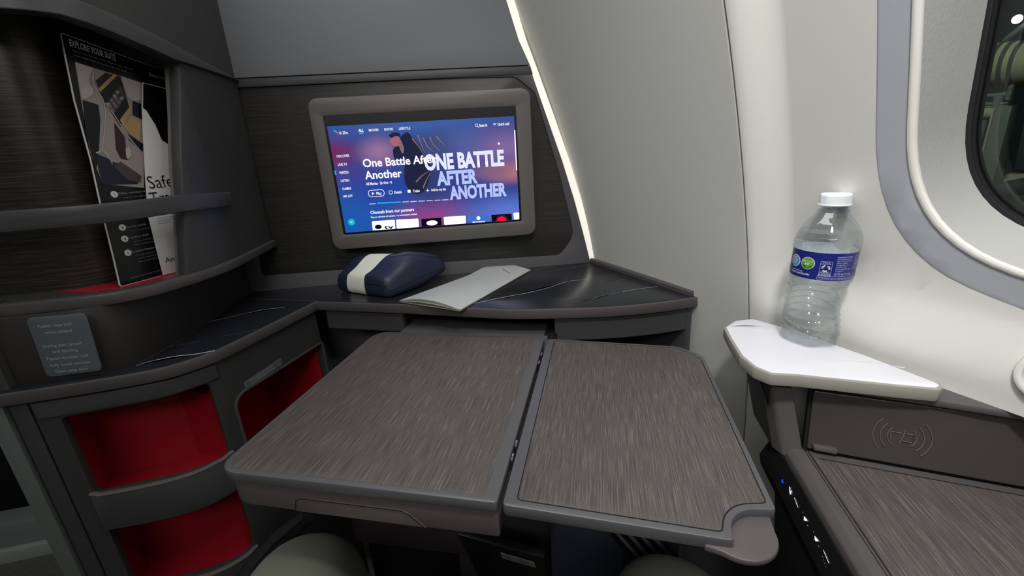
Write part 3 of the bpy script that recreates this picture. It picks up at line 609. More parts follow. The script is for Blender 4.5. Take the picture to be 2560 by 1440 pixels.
decal('menu_icon', [SP(*[c for p in ((pb[0] - .009, pb[1] + .003), (pb[0] - .004, pb[1]), (pb[0] - .009, pb[1] - .003)) for c in p]), line([((-0.073, 1.0431)[0] - .0035, (-0.073, 1.0431)[1]), ((-0.073, 1.0431)[0] + .0035, (-0.073, 1.0431)[1])], .001), line([((-0.073, 1.0431)[0], (-0.073, 1.0431)[1] - .0035), ((-0.073, 1.0431)[0], (-0.073, 1.0431)[1] + .0035)], .001),
  SQ((-0.1113, 1.0441), .0032, .0030, .001), line([(0.0427, 1.1641), (0.0449, 1.1617)], .001), line([(0.0751, 1.1678), (0.0817, 1.1674)], .001), line([(0.0749, 1.1655), (0.0799, 1.1652)], .001), circ(*(0.084, 1.1281), .0022, 12)], ui_w, mo, S, .0012)
for c, r0, r1 in (((-0.1493, 1.0443), .0040, .0031), ((0.0404, 1.1666), .0030, .0022)):
    plate('menu_icon', [circ(*c, r0), circ(*c, r1)], .0003, ui_w, mo, lambda x, y, z: S(x, y, z + .0012), 0)
decal('scroll_bar', [line([(0.1186, 1.153), (0.1183, 1.0718)], .0024)], ui_w, mo, S, .0012)
decal('airline_mark', [SP(*[c for p in [(-0.2438, 1.1728), (-0.24, 1.1726), (-0.2361, 1.1678), (-0.2387, 1.1665)] for c in p])], ui_c, mo, S, .0012)
decal('airline_mark', [SP(*[c for p in [(-0.2393, 1.1673), (-0.2361, 1.1678), (-0.2348, 1.1625), (-0.2377, 1.1634)] for c in p])], ui_red, mo, S, .0012)
decal('help_button', [circ(*(-0.2386, 0.9889), .0072)], ui_tur, mo, S, .0012)
text([('Hi', (-0.2386, 0.9889)[0], (-0.2386, 0.9889)[1] - .0018, .0036, .004, 'C', .01)], 'help_lettering', ui_w, mo, lambda x, y, z: S(x, y, z + .0014))
TL = [(930, 987, ui_w, 552, 571), (990, 1046, ui_w, 549, 570), (1053, 1102, ui_k, 548, 566), (1109, 1165, ui_w, 540, 561), (1170, 1223, ui_b, 538, 558), (1228, 1279, ui_k, 536, 556), (1283, 1297, ui_w, 530, 552)]
tiles = [[(-0.1966, 0.9874), (-0.1489, 0.9872), (-0.1501, 0.9666), (-0.1979, 0.9678)], [(-0.1464, 0.987), (-0.0992, 0.9859), (-0.1, 0.9661), (-0.1474, 0.9672)], [(-0.0935, 0.9846), (-0.0508, 0.984), (-0.0512, 0.9649), (-0.094, 0.9656)], [(-0.0456, 0.9853), (0.0018, 0.9843), (0.0008, 0.9643), (-0.0459, 0.9653)], [(0.0069, 0.9831), (0.0521, 0.9822), (0.0524, 0.9629), (0.0069, 0.9638)], [(0.0573, 0.9819), (0.1021, 0.9811), (0.1019, 0.9618), (0.0577, 0.9625)], [(0.1058, 0.9826), (0.119, 0.9825), (0.1181, 0.9649), (0.1065, 0.9641)]]
for q, m in zip(tiles, (ui_w, ui_w, ui_k, ui_w, ui_b, ui_k, ui_w)): decal('channel_tile', [rpoly([(a, max(b, ay0 + .0004)) for a, b in q], .002)], m, mo, S, .0010)
text([('tv', *(-0.1734, 0.9684), .0088, .0200, 'L', .02)], 'tile_lettering', ui_k, mo, lambda x, y, z: S(x, y, z + .0014))
decal('tile_mark', [ell(*(-0.1851, 0.9745), .0070, .0048)], ui_k, mo, S, .0014)
decal('tile_mark', [ell(*(-0.0716, 0.9743), .0120, .0055), circ(*(0.029, 0.977), .0042)], ui_w, mo, S, .0014)
text([('MOTORING', (0.0291, 0.9683)[0], (0.0291, 0.9683)[1] - .001, .0032, .0270, 'C', .03)], 'tile_lettering', ui_w, mo, lambda x, y, z: S(x, y, z + .0015))
tc_ = (0.0793, 0.9697)
arc = lambda r, w: line([(tc_[0] + r * math.cos(a), tc_[1] - .003 + r * math.sin(a)) for a in fr_(.0, PI, 14)], w)
decal('tile_mark', [arc(.0095, .0016), arc(.0065, .0010), SP(*[c for p in ((tc_[0] - .003, tc_[1] - .003), (tc_[0] + .003, tc_[1] - .003), (tc_[0], tc_[1] + .001)) for c in p])] + [line([(tc_[0] + .0115 * math.cos(a), tc_[1] - .003 + .0115 * math.sin(a)), (tc_[0] + .0135 * math.cos(a), tc_[1] - .003 + .0135 * math.sin(a))], .0008) for a in fr_(0, PI, 12)], ui_red, mo, S, .0014)
decal('camera_hole', [circ(*(0.1136, 1.1873), .0016)], charcoal, mo, S, .0005)

# ================================================================ TRAY TABLE
tt = thing('tray_table', 'folding tray table opened out, two wood-grain leaves in grey frames', 'table', tuple(E * -.13 + D * .5 + Z * .80))
T = frame(F_TRAY)
lf = rpoly([(-.413, .3225), (-.0945, .3175), (-.0945, .6915), (-.413, .7000)], [.030, .005, .006, .034], 10)
plate('left_leaf', lf, .012, trayrim, tt, T, .002)
plate('left_laminate', inset(ccw(rpoly([(-.407, .3290), (-.108, .3250), (-.108, .6870), (-.407, .6940)], [.026, .004, .004, .03], 10)), 0), .0008, traywood, tt, lambda x, y, z: T(x, y, z + .0003), .0002)
plate('left_base', rpoly([(-.409, .3262), (-.0955, .3215), (-.0955, .690), (-.409, .692)], [.030, .003, .004, .03], 10), .032, traytaupe, tt, lambda x, y, z: T(x, y, z - .0140), .002)
# flap set in the front edge of the base
def front_mp(e, z, d): return E * e + D * (.3262 - (e + .409) * .0150 - d) + Z * z
lt = [(-.322, .7600), (-.318, .7750), (-.312, .7790), (-.196, .7790), (-.188, .7755), (-.172, .7600)]
plate('latch_flap', lt, .004, traytaupe, tt, lambda x, y, z: front_mp(x, y, z + .0012), .0008)
decal('latch_gap', [line(lt, .0011)], void, tt, lambda x, y, z: front_mp(x, y, .0022))
arcn = lambda r, a0, a1: [(.1365 + r * math.cos(a), .3115 + r * math.sin(a)) for a in fr_(math.radians(a0), math.radians(a1), 10)]
hrp = [(-.0895, .3160), (.1010, .3038), (.1075, .3040)] + arcn(.0285, 172, 92) + [(.1515, .3415), (.1515, .640), (.120, .6700), (-.0895, .6870)]
hr = rpoly(hrp, [.006, .004, .003] + [0] * 11 + [.005, .030, .030, .006], 8)
plate('right_leaf', hr, .013, trayrim, tt, T, .002)
hlp = [(-.076, .3245), (.0965, .3120), (.0995, .3130)] + arcn(.0358, 165, 95) + [(.1445, .3490), (.1450, .632), (.1175, .6620), (-.076, .6775)]
hl = rpoly(hlp, [.004, .002, .002] + [0] * 11 + [.004, .03, .03, .005], 8)
plate('right_laminate', ccw(hl), .0008, traywood, tt, lambda x, y, z: T(x, y, z + .0003), .0002)
plate('laminate_groove', ccw(inset(ccw(hl), -.0012)), .0007, void, tt, lambda x, y, z: T(x, y, z + .0001), 0)
plate('pull_tab', [(.085, .36), (.085, .3030), (.0985, .2990)] + [(.1165 + .0295 * math.cos(a), .3225 + .0295 * math.sin(a)) for a in fr_(math.radians(-118), math.radians(5), 16)] + [(.1485, .36)], .006, traytaupe, tt, lambda x, y, z: T(x, y, z - .0080), .002)
for dd in (.382, .405, .600, .628): box('hinge', E * -.092 + D * dd + Z * .8035, (.0022, .011, .004), chrome, tt, (E, D, Z), .0005)
box('corner_stud', E * .141 + D * .632 + Z * .8058, (.0028, .0028, .001), chrome, tt, (E, D, Z), .0005)
box('slide_arm', E * -.235 + D * .775 + Z * .7885, (.285, .20, .012), trayrim, tt, (E, D, Z), .002)
box('slide_bracket', E * -.20 + D * .56 + Z * .757, (.20, .24, .016), blackp, tt, (E, D, Z), .003)

# ================================================================ POUCH AND CARD ON THE COUNTER
pz = .8475
po_ = thing('amenity_pouch', 'navy zip pouch in an ivory paper band lying on the marble counter', 'pouch', (-.18, .92, pz))
A_, B_, C_, D_ = Vector((-.163, .846)), Vector((-.288, .938)), Vector((-.215, .991)), Vector((-.046, .958))
def pouch(u, v, w, g=0):   # u along A->B, v along A->D, w up 0..1
    p = (A_ * (1 - u) + B_ * u) * (1 - v) + (D_ * (1 - u) + C_ * u) * v
    h = (.044 + .028 * ss(0, .55, v)) * (1 - .08 * abs(2 * u - 1) ** 4)
    h *= 1 - .22 * ss(.55, 1.0, v)
    c = (A_ + B_ + C_ + D_) / 4; k = 1 - .10 * w ** 3 - .05 * (1 - w) ** 6
    p = c + (p - c) * (k + g); lift = .016 * ss(.4, 1, v) * (1 - u)
    return Vector((p.x, p.y, pz + lift * (1 - w) + h * w + g * .03 * w))
def shell(name, us, vs, ws, fn, m, parent, smooth=60):
    bm = bmesh.new(); cache = {}
    def V(i, j, k):
        key = (i, j, k)
        if key not in cache: cache[key] = bm.verts.new(fn(us[i], vs[j], ws[k]))
        return cache[key]
    nu, nv, nw = len(us) - 1, len(vs) - 1, len(ws) - 1
    for i in range(nu):
        for j in range(nv):
            for k in (0, nw): bm.faces.new((V(i, j, k), V(i + 1, j, k), V(i + 1, j + 1, k), V(i, j + 1, k)))
    for i in range(nu):
        for k in range(nw):
            for j in (0, nv): bm.faces.new((V(i, j, k), V(i + 1, j, k), V(i + 1, j, k + 1), V(i, j, k + 1)))
    for j in range(nv):
        for k in range(nw):
            for i in (0, nu): bm.faces.new((V(i, j, k), V(i, j + 1, k), V(i, j + 1, k + 1), V(i, j, k + 1)))
    bmesh.ops.recalc_face_normals(bm, faces=bm.faces[:])
    return obj(name, bm, m, parent, None, smooth)
def soft(t, k=.06): return t
def rnd(fn, e=.12):   # rounded box parameters
    def f(u, v, w):
        x, y, z = 2 * u - 1, 2 * v - 1, 2 * w - 1; n = 15.0
        m = max(abs(x), abs(y), abs(z), 1e-6); l = (abs(x) ** n + abs(y) ** n + abs(z) ** n) ** (1 / n); s = m / l
        return fn(.5 + .5 * x * s, .5 + .5 * y * s, .5 + .5 * z * s)
    return f
shell('pouch_body', fr_(0, 1, 16), fr_(0, 1, 16), fr_(0, 1, 10), rnd(pouch), navy, po_)
def on_pouch(us, vs, ws, g): return [rnd(lambda a, b, c: pouch(a, b, c, g))(u, v, w) for u, v, w in zip(us, vs, ws)]
# paper band: across the A-B side face and over the top
bm = bmesh.new(); path = [(0.0, w) for w in fr_(0, 1, 8)] + [(v, 1.0) for v in fr_(0, 1, 16)[1:]] + [(1.0, w) for w in fr_(1, 0, 6)[1:]]
rows = []
for v, w_ in path:
    sh = .0
    rows.append([bm.verts.new(rnd(lambda a, b, c: pouch(a, b, c, .012))(u, v, w_)) for u in fr_(.42 + sh, .76 + sh, 6)])
for a, b in zip(rows, rows[1:]):
    for i in range(6): bm.faces.new((a[i], a[i + 1], b[i + 1], b[i]))
bmesh.ops.recalc_face_normals(bm, faces=bm.faces[:])
obj('paper_band', bm, bandw, po_, None, 50)
tube('zip_seam', [rnd(lambda a, b, c: pouch(a, b, c, .004))(0, v, .42 - .10 * v) for v in fr_(.02, .95, 14)], .0011, navyseam, po_, 6)
tube('zip_seam', [rnd(lambda a, b, c: pouch(a, b, c, .004))(u, 0, .62) for u in fr_(.02, .40, 8)], .0011, navyseam, po_, 6)
tube('corner_seam', [rnd(lambda a, b, c: pouch(a, b, c, .006))(.01, .01, w_) for w_ in fr_(0.02, .85, 8)], .0016, navy, po_, 6)
tube('top_fold', [rnd(lambda a, b, c: pouch(a, b, c, .012))(u, v, 1) for u, v in ((.34, .45), (.22, .62), (.10, .80), (.04, .97))], [.003, .006, .007, .004], navy, po_, 8)
# menu card: folded
me_ = thing('menu_card', 'white folded menu card lying diagonally over the counter edge', 'card', (0.0, .88, pz))
M0, M1, M2, M3 = [Vector(p[:2]) for p in [(-0.1413, 0.8214, 0.8485), (-0.0238, 0.7379, 0.8485), (0.1391, 0.966, 0.8485), (0.0695, 1.0386, 0.8485)]]
def leafc(u, v, lift):
    p = (M0 * (1 - u) + M1 * u) * (1 - v) + (M3 * (1 - u) + M2 * u) * v
    return Vector((p.x, p.y, pz + .0006 + lift * math.sin(PI * (u * .9 + .05)) * (1 - v) ** 1.5 + .010 * ss(.6, 1, v) * (1 - u)))
for nm, lf_, m, dz in (('card_back', 0.0006, paperin, 0), ('card_inner', .0055, paperin, .0006), ('card_cover', .0120, paper, .0012)):
    bm = bmesh.new(); g = [[bm.verts.new(leafc(u, v, lf_) + Z * dz) for u in fr_(0, 1, 10)] for v in fr_(0, 1, 12)]
    for a, b in zip(g, g[1:]):
        for i in range(10): bm.faces.new((a[i], a[i + 1], b[i + 1], b[i]))
    bmesh.ops.solidify(bm, geom=bm.faces[:], thickness=-.0004)
    obj(nm, bm, m, me_, None, 50)
decal('printed_line', [line([(.46, .86), (.60, .835), (.74, .81)], .010)], inkgrey, me_, lambda x, y, z: leafc(x, y, .0120) + Z * .0017)

# ================================================================ BROCHURE AND SAFETY CARD
bro = thing('suite_brochure', 'glossy black brochure with a suite photograph standing in the literature pocket', 'brochure', (-.50, .72, .957))
B = frame(F_BRO)
bo = [(0.0463, 0.3464), (0.1799, 0.3136), (0.1572, 0.2385), (0.1174, 0.1131), (0.0815, -0.0011), (0.003, -0.0007), (0.0089, 0.0455), (0.0141, 0.0918), (0.0184, 0.1256), (0.026, 0.1807), (0.0332, 0.2602)]
bo = [(a, b) for a, b in bo]
plate('brochure_sheet', ccw(rpoly(bo, [.004, 0, 0, 0, .003, .004, 0, 0, 0, 0, 0])), .0022, cardwht, bro, B, .0002)
plate('brochure_print', inset(ccw(rpoly(bo, [.004, 0, 0, 0, .003, .004, 0, 0, 0, 0, 0])), .0012), .0002, cardblk, bro, frame(F_BRO, .0002), 0)
hd = [(0.0522, 0.3319), (0.1051, 0.3196)]; hdx = (Vector(hd[1]) - Vector(hd[0]))
sl = lambda fr, off: (lambda x, y, z: frame(fr, off)(x, y, z))
def tilt(p, q):   # text frame running from p to q inside the brochure plane
    p, q = Vector(p), Vector(q); d = (q - p).normalized(); n = Vector((-d.y, d.x)); return lambda x, y, z: B(p.x + d.x * x + n.x * y, p.y + d.y * x + n.y * y, z + .0004)
def tl(s, p, q, cap, bo=0, m=inkw, nm='brochure_lettering'): return text([(s, 0, 0, cap, (Vector(q) - Vector(p)).length, 'L', bo)], nm, m, bro, tilt(p, q))
tl('EXPLORE YOUR SUITE', (0.0518, 0.3309), (0.1046, 0.3195), .0088, .02)
tl('Explore the features of your Flagship suite seat, and', (0.0523, 0.324), (0.1241, 0.309), .0026, .01, inkd)
tl('your inflight experience with our seat guide', (0.0523, 0.3185), (0.1144, 0.305), .0026, .01, inkd)
tl('American', (0.147, 0.3038), (0.1696, 0.3004), .0062, .01)
decal('airline_mark', [[(0.1732, 0.3092), (0.1746, 0.3094), (0.1746, 0.3058), (0.1729, 0.3044)]], inkd, bro, frame(F_BRO, .0006))
# the printed photograph, flat shapes
I = frame(F_BRO, .0005); I2 = frame(F_BRO, .0008); I3 = frame(F_BRO, .0011)
ph = {'p_cream': (150, 138, 134), 'p_pale': (176, 168, 162), 'p_dark': (16, 15, 20), 'p_mauve': (116, 104, 104), 'p_navy': (22, 26, 48), 'p_gold': (172, 142, 96), 'p_shadow': (70, 62, 60), 'p_wine': (58, 26, 32), 'p_tan': (128, 108, 84), 'p_pane': (60, 60, 72)}
for k, v in ph.items(): ph[k] = mat('print_' + k[2:], v, .3)
decal('printed_photo', [[(0.0504, 0.3102), (0.1328, 0.2918), (0.0827, 0.136), (0.0296, 0.1471), (0.0286, 0.1915), (0.0421, 0.266)]], ph['p_cream'], bro, I)
decal('printed_photo', [[(0.0504, 0.3102), (0.0706, 0.3053), (0.0591, 0.2883), (0.0586, 0.2752), (0.0428, 0.2609)], [(0.1035, 0.2987), (0.1328, 0.2918), (0.1244, 0.2668), (0.1086, 0.2645), (0.104, 0.271)]], ph['p_pale'], bro, I2)
decal('printed_photo', [[(0.0428, 0.2609), (0.0605, 0.2557), (0.056, 0.235), (0.0352, 0.1803), (0.0291, 0.1695), (0.0289, 0.1893), (0.0336, 0.2237)]], ph['p_dark'], bro, I2)
decal('printed_photo', [[(0.0641, 0.2857), (0.0841, 0.3007), (0.1031, 0.2976), (0.1009, 0.2549), (0.079, 0.2257), (0.0671, 0.268)]], ph['p_dark'], bro, I2)
decal('printed_photo', [[(0.0673, 0.2776), (0.0957, 0.301), (0.0979, 0.298), (0.0689, 0.2735)], [(0.1026, 0.2567), (0.1012, 0.2492), (0.0833, 0.2258), (0.0813, 0.2359)], [(0.0833, 0.2258), (0.1, 0.2423), (0.11, 0.231), (0.0993, 0.2062), (0.0873, 0.2178)]], ph['p_gold'], bro, I3)
decal('printed_photo', [[(0.0692, 0.2563), (0.0989, 0.285), (0.1002, 0.2695), (0.0764, 0.2435)]], ph['p_pane'], bro, I3)
for k in range(4):
    for j in range(3):
        a = Vector((0.0735, 0.2566)); b = Vector((0.0973, 0.2804)); c = Vector((0.0772, 0.2458)); q = a + (b - a) * (k / 4) + (c - a) * (j / 3)
        decal('printed_tile', [SQ(q, .0022, .0026, .0003)], random.choice([ph['p_cream'], ph['p_wine'], ph['p_pale'], ph['p_mauve']]), bro, frame(F_BRO, .0014))
decal('printed_photo', [[(0.1086, 0.2645), (0.122, 0.2597), (0.1144, 0.2371), (0.1015, 0.2435)], [(0.0858, 0.2167), (0.1024, 0.2014), (0.0984, 0.1896), (0.0838, 0.2074)]], ph['p_dark'], bro, I3)
decal('printed_photo', [[(0.0726, 0.2323), (0.0798, 0.2121), (0.073, 0.1786), (0.0641, 0.1813), (0.0623, 0.1951)]], ph['p_wine'], bro, I3)
decal('printed_photo', [[(0.0496, 0.2842), (0.0612, 0.2771), (0.0586, 0.2694), (0.0452, 0.2611)]], ph['p_pale'], bro, I3)
decal('printed_photo', [[(0.0354, 0.1913), (0.047, 0.1899), (0.05, 0.1774), (0.0614, 0.1734), (0.0718, 0.1551), (0.0762, 0.1428), (0.0292, 0.146), (0.0302, 0.1639)]], ph['p_navy'], bro, I3)
decal('printed_photo', [[(0.0625, 0.1768), (0.0842, 0.1542), (0.0798, 0.1449), (0.0634, 0.1499), (0.0509, 0.1705)]], ph['p_shadow'], bro, frame(F_BRO, .0013))
for ln_ in ([(0.0692, 0.301), (0.0632, 0.2862), (0.0645, 0.2752), (0.0683, 0.2627), (0.064, 0.2408), (0.0527, 0.2131), (0.0405, 0.1856)], [(0.07, 0.2585), (0.0781, 0.2358), (0.0835, 0.2132), (0.0919, 0.198), (0.0953, 0.1873)], [(0.035, 0.1902), (0.0457, 0.1921), (0.0495, 0.1819), (0.0506, 0.1728)]):
    decal('printed_line', [line(resample(ln_, 0), .0016, .0009)], ph['p_pale'], bro, frame(F_BRO, .0014))
decal('printed_photo', [smooth([(0.0751, 0.1948), (0.0814, 0.197), (0.0794, 0.1842), (0.0727, 0.181)]), ], ph['p_pale'], bro, frame(F_BRO, .0013))
for n_, p, s1, q1, s2 in (('1', (0.0392, 0.1312), 'Video monitor location', (0.0436, 0.1301), 1), ('3', (0.0337, 0.0829), 'Service mode', (0.038, 0.0809), 1), ('4', (0.0314, 0.0664), 'Reading light', (0.0354, 0.0649), 2), ('5', (0.0288, 0.0455), 'Floating headrest pillow', (0.0327, 0.0439), 3)):
    decal('number_dot', [circ(p[0], p[1], .0048, 18)], inkw, bro, frame(F_BRO, .0006))
    text([(n_, p[0], p[1] - .0022, .0044, None, 'C')], 'dot_number', inkb, bro, frame(F_BRO, .0009))
    sl_ = .10
    mpx = lambda x, y, z, q=q1: B(x, y + (x - q[0]) * .0, z + .0005)
    text([(s1, q1[0], q1[1], .0032, len(s1) * .0024, 'L', .02)] + [('Press the control panel to adjust your', q1[0] + .006, q1[1] - .0060 - k * .0050, .0018, .046, 'L', .01) for k in range(s2)], 'brochure_lettering', inkd, bro, mpx)
text([('Features may vary by aircraft and seat', (0.0194, 0.0074)[0], (0.0194, 0.0074)[1], .0018, .058, 'L', .01)], 'brochure_lettering', inkd, bro, lambda x, y, z: B(x, y, z + .0005))

sf = thing('safety_card', 'white and black safety card standing in front of the brochure, behind the rail', 'card', (-.49, .74, .957))
SF = frame(F_SAF)
so = [(0.1295, 0.2917), (0.167, 0.28), (0.1158, 0.1128), (0.0802, -0.0022), (0.0623, 0.0003), (0.0667, 0.0502), (0.0707, 0.0907), (0.0817, 0.1356), (0.1035, 0.2125), (0.116, 0.255)]
so2 = [(a + (.035 if i in (1, 2, 3) else 0), b) for i, (a, b) in enumerate(so)]
plate('card_sheet', ccw(so2), .0012, cardwht, sf, SF, .0001)
bk = [(0.1297, 0.2906), (0.1668, 0.2793), (0.134, 0.1785), (0.1294, 0.2065), (0.1272, 0.2295), (0.123, 0.2425), (0.121, 0.2506), (0.1168, 0.2538)]
decal('card_print', [[(a + (.03 if i in (1, 2) else 0), b) for i, (a, b) in enumerate(bk)]], cardblk, sf, frame(F_SAF, .0003))
text([('Safety', *(0.0865, 0.1339), .0200, .058, 'L', -.005), ('Travel', *(0.0819, 0.1097), .0200, .056, 'L', -.005), ('American', *(0.0721, 0.0182), .0082, .050, 'L')], 'safety_lettering', inkb, sf, frame(F_SAF, .0004))
text([('This card contains important', *(0.0816, 0.087), .0022, .040, 'L'), ('safety information for', *(0.0809, 0.0833), .0022, .034, 'L'), ('this aircraft', *(0.0803, 0.0796), .0022, .02, 'L')], 'safety_lettering', inkgrey, sf, frame(F_SAF, .0004))

# ================================================================ WHITE SHELF, BOTTLE, SIDE CONSOLE
ws = thing('side_shelf', 'small white stone-look shelf with a taupe edge under the window', 'shelf', (.43, .5, .83))
shp = [p[:2] for p in [(0.3594, 0.5558, 0.852), (0.3877, 0.5753, 0.852), (0.4179, 0.5755, 0.852), (0.446, 0.5216, 0.852), (0.474, 0.4307, 0.852), (0.489, 0.3664, 0.852), (0.4873, 0.3583, 0.852), (0.4764, 0.3533, 0.852), (0.4452, 0.3675, 0.852), (0.363, 0.4088, 0.852), (0.3351, 0.4188, 0.852), (0.3268, 0.4385, 0.852), (0.3287, 0.4684, 0.852), (0.3456, 0.5203, 0.852)]]
shr = rpoly(ccw(shp), [.008] * 14, 4)
plate('shelf_slab', shr, .0150, taupeedge, ws, hz(.852), .002)
plate('shelf_top', ccw(inset(shr, .0035)), .0012, whitetop, ws, hz(.8526), .0003)
for pts in ([(0.3674, 0.5559, 0.853), (0.3892, 0.5533, 0.853), (0.412, 0.5458, 0.853)], [(0.4127, 0.4315, 0.847), (0.4402, 0.4273, 0.847), (0.4635, 0.4188, 0.847)], [(0.4722, 0.4068, 0.847), (0.4854, 0.4, 0.847)]):
    decal('marble_vein', [line(resample([p[:2] for p in pts], 0), .0006, .0020)], veinpale, ws, hz(.85262), .0001)

bt = thing('water_bottle', 'clear plastic water bottle with a blue label standing on the white shelf', 'bottle', (.46, .517, .8407))
BB = Vector((.4395, .494, .8527)); BH = .193
def bend(z):
    x = 0
    k = [(0, .001), (.02, .002), (.045, .0), (.071, -.001), (.092, .004), (.13, .005), (.15, .006), (.2, .007)]
    for (a, va), (b, vb) in zip(k, k[1:]):
        if a <= z <= b: t = (z - a) / (b - a); return va + (vb - va) * t * t * (3 - 2 * t)
    return 0
RV = Vector((.78, -.62, 0)).normalized(); FV = Vector((-.64, -.77, 0)).normalized(); RV = Vector((-FV.y, FV.x, 0)) * -1
if RV.x < 0: RV = -RV
def bpos(th, z, r):     # th = 0 faces the camera, positive to the right
    return BB + FV * (r * math.cos(th)) + RV * (r * math.sin(th) + bend(z)) + Z * (z * .963)
PR = [(.0, .022), (.002, .0285), (.006, .0315), (.014, .0325), (.024, .0322), (.034, .0318), (.045, .0312), (.056, .0304), (.066, .0298), (.074, .0300), (.082, .0325), (.089, .0335), (.093, .0335), (.128, .0335), (.130, .0345), (.140, .0348), (.147, .0335), (.155, .0300), (.164, .0245), (.172, .0185), (.178, .0145), (.183, .0135)]
def prof(z):
    for (a, ra), (b, rb) in zip(PR, PR[1:]):
        if a <= z <= b: t = (z - a) / (b - a); return ra + (rb - ra) * t
    return PR[-1][1]
def brad(th, z):
    r = prof(z)
    if .016 < z < .090:
        ph = z + .003 * math.sin(th * 1.0 + .6) + .0022 * math.sin(th * 2 + z * 90)
        g = math.sin(ph / .0105 * 2 * PI); r += .0018 * (g if g < 0 else g * .4) * ss(.016, .022, z) * (1 - ss(.084, .090, z))
        r -= .0016 * math.exp(-((th - .15) / .16) ** 2); r -= .0012 * math.exp(-((th - 1.4) / .25) ** 2)
        r -= .0045 * math.exp(-((z - .071) / .007) ** 2) * math.exp(-((th - 1.35) / .7) ** 2) + .0015 * math.exp(-((z - .050) / .01) ** 2) * math.exp(-((th + 1.0) / .5) ** 2)
    if z < .016: r += .0018 * math.cos(5 * th) * (1 - z / .016) * (1 if z > 0 else 0) + .0008 * math.sin(9 * th) * math.sin(z / .016 * PI)
    if .131 < z < .172:
        k = math.sin((z - .131) / .041 * PI); r -= .0012 * k * math.exp(-((((th - .35 + PI) % (PI / 2)) - PI / 4) / .10) ** 2)
    return r
def lathe(name, zs, rad, m, parent, seg=72, capb=True, capt=True, flip=False, smooth=60):
    bm = bmesh.new(); rings = [[bm.verts.new(bpos(2 * PI * k / seg, z, rad(2 * PI * k / seg if k <= seg / 2 else 2 * PI * k / seg - 2 * PI, z))) for k in range(seg)] for z in zs]
    for a, b in zip(rings, rings[1:]):
        for k in range(seg): bm.faces.new((a[k], a[(k + 1) % seg], b[(k + 1) % seg], b[k]))
    if capb:
        c = bm.verts.new(bpos(0, zs[0] + .006, 0))
        for k in range(seg): bm.faces.new((rings[0][(k + 1) % seg], rings[0][k], c))
    if capt:
        c = bm.verts.new(bpos(0, zs[-1], 0))
        for k in range(seg): bm.faces.new((rings[-1][k], rings[-1][(k + 1) % seg], c))
    bmesh.ops.recalc_face_normals(bm, faces=bm.faces[:])
    return obj(name, bm, m, parent, None, smooth)
zs = sorted(set([round(.001 * i, 4) for i in range(0, 94)] + [.094, .100, .110, .120, .128, .1285, .129] + [round(.130 + .0015 * i, 4) for i in range(36)]))
lathe('bottle_shell', zs, lambda t, z: brad(t, z) + .0003, petm, bt, 96)
zw = [z for z in zs if .001 <= z <= .1535]
lathe('water', zw, lambda t, z: min(brad(t, z) - .0003, .0331 if .094 < z < .131 else 1), waterm, bt, 96)
lathe('neck_ring', [.1765, .1775, .1785, .1795], lambda t, z: .0168 if .1770 < z < .179 else .0150, petm, bt, 40)
def caprad(t, z):
    return (.0172 if z < .1864 else .0160) + (.0003 if int((t + PI) / (2 * PI) * 80) % 2 == 0 else -.0002) * (1 if .187 < z < .1965 else 0) - (.0012 if z > .198 else 0)
lathe('bottle_cap', [.1850, .1862, .1866, .1872, .1878, .1885, .196, .1975, .1990], caprad, mat('translucent_white_cap', (232, 236, 240), .3), bt, 80)
LR = .0342
def lab(x, z, o=0): return bpos(x / LR, z, LR + o)
def lcut(): return fr_(-.105, .105, 60)
def labmp(x, y, z): return lab(x, .0950 + y, z)
LX = .1065
blue = mat('label_blue', (28, 36, 118), .35); lgreen = mat('label_green', (112, 158, 36), .4); ldg = mat('label_dark_green', (20, 120, 30), .4); lcy = mat('label_cyan', (86, 150, 190), .4); lpale = mat('label_pale', (206, 214, 214), .4); lavk = mat('label_lilac_print', (168, 170, 210), .4)
bm = bmesh.new(); g = [[bm.verts.new(lab(x, z, .0002 if 0 else 0)) for x in fr_(-PI * LR, PI * LR, 80)] for z in (.0950, .106, .118, .1300)]
for a, b in zip(g, g[1:]):
    for i in range(80): bm.faces.new((a[i], a[i + 1], b[i + 1], b[i]))
obj('bottle_label', bm, blue, bt, 'blue wrap label', 60)
lathe('label_inner', [.0952, .106, .118, .1298], lambda t, z: LR - .0004, mat('label_inner_white', (226, 230, 234), .5), bt, 80, False, False)
LH = .0353
decal('label_badge', [circ(-.0170, .0200, .0079, 32)], lpale, bt, labmp, .0003, xs=fr_(-.03, 0, 12)); decal('label_badge', [circ(-.0170, .0200, .0070, 32)], lgreen, bt, labmp, .0005, xs=fr_(-.03, 0, 12))
decal('label_badge', [[(-.0170 + .0066 * math.cos(a), .0200 + .0066 * math.sin(a)) for a in fr_(PI * 1.08, PI * 1.92, 14)] + [(-.0140, .0170), (-.0170, .0140), (-.0200, .0170)]], ldg, bt, labmp, .0007)
text([('RECYCLE', -.0170, .0212, .0024, .0108, 'C', .02), ('ME!', -.0170, .0178, .0026, .0050, 'C', .03)], 'label_lettering', lpale, bt, labmp, .0009)
decal('label_badge', [circ(-.0345, .0200, .0079, 32)], lpale, bt, labmp, .0003, xs=fr_(-.05, -.02, 12)); decal('label_badge', [circ(-.0345, .0200, .0070, 32)], lcy, bt, labmp, .0005, xs=fr_(-.05, -.02, 12))
text([('100%', -.0345, .0232, .0020, .006, 'C', .02), ('ELECTRO', -.0345, .0200, .0020, .0095, 'C', .02), ('LYTES', -.0345, .0168, .0020, .007, 'C', .02)], 'label_lettering', lpale, bt, labmp, .0009)
text([('Learn more at:', -.0375, .0078, .0018, .016, 'L', .01), ('water.com/Quality', -.0385, .0045, .0026, .0260, 'L', .02)], 'label_lettering', lpale, bt, labmp, .0004)
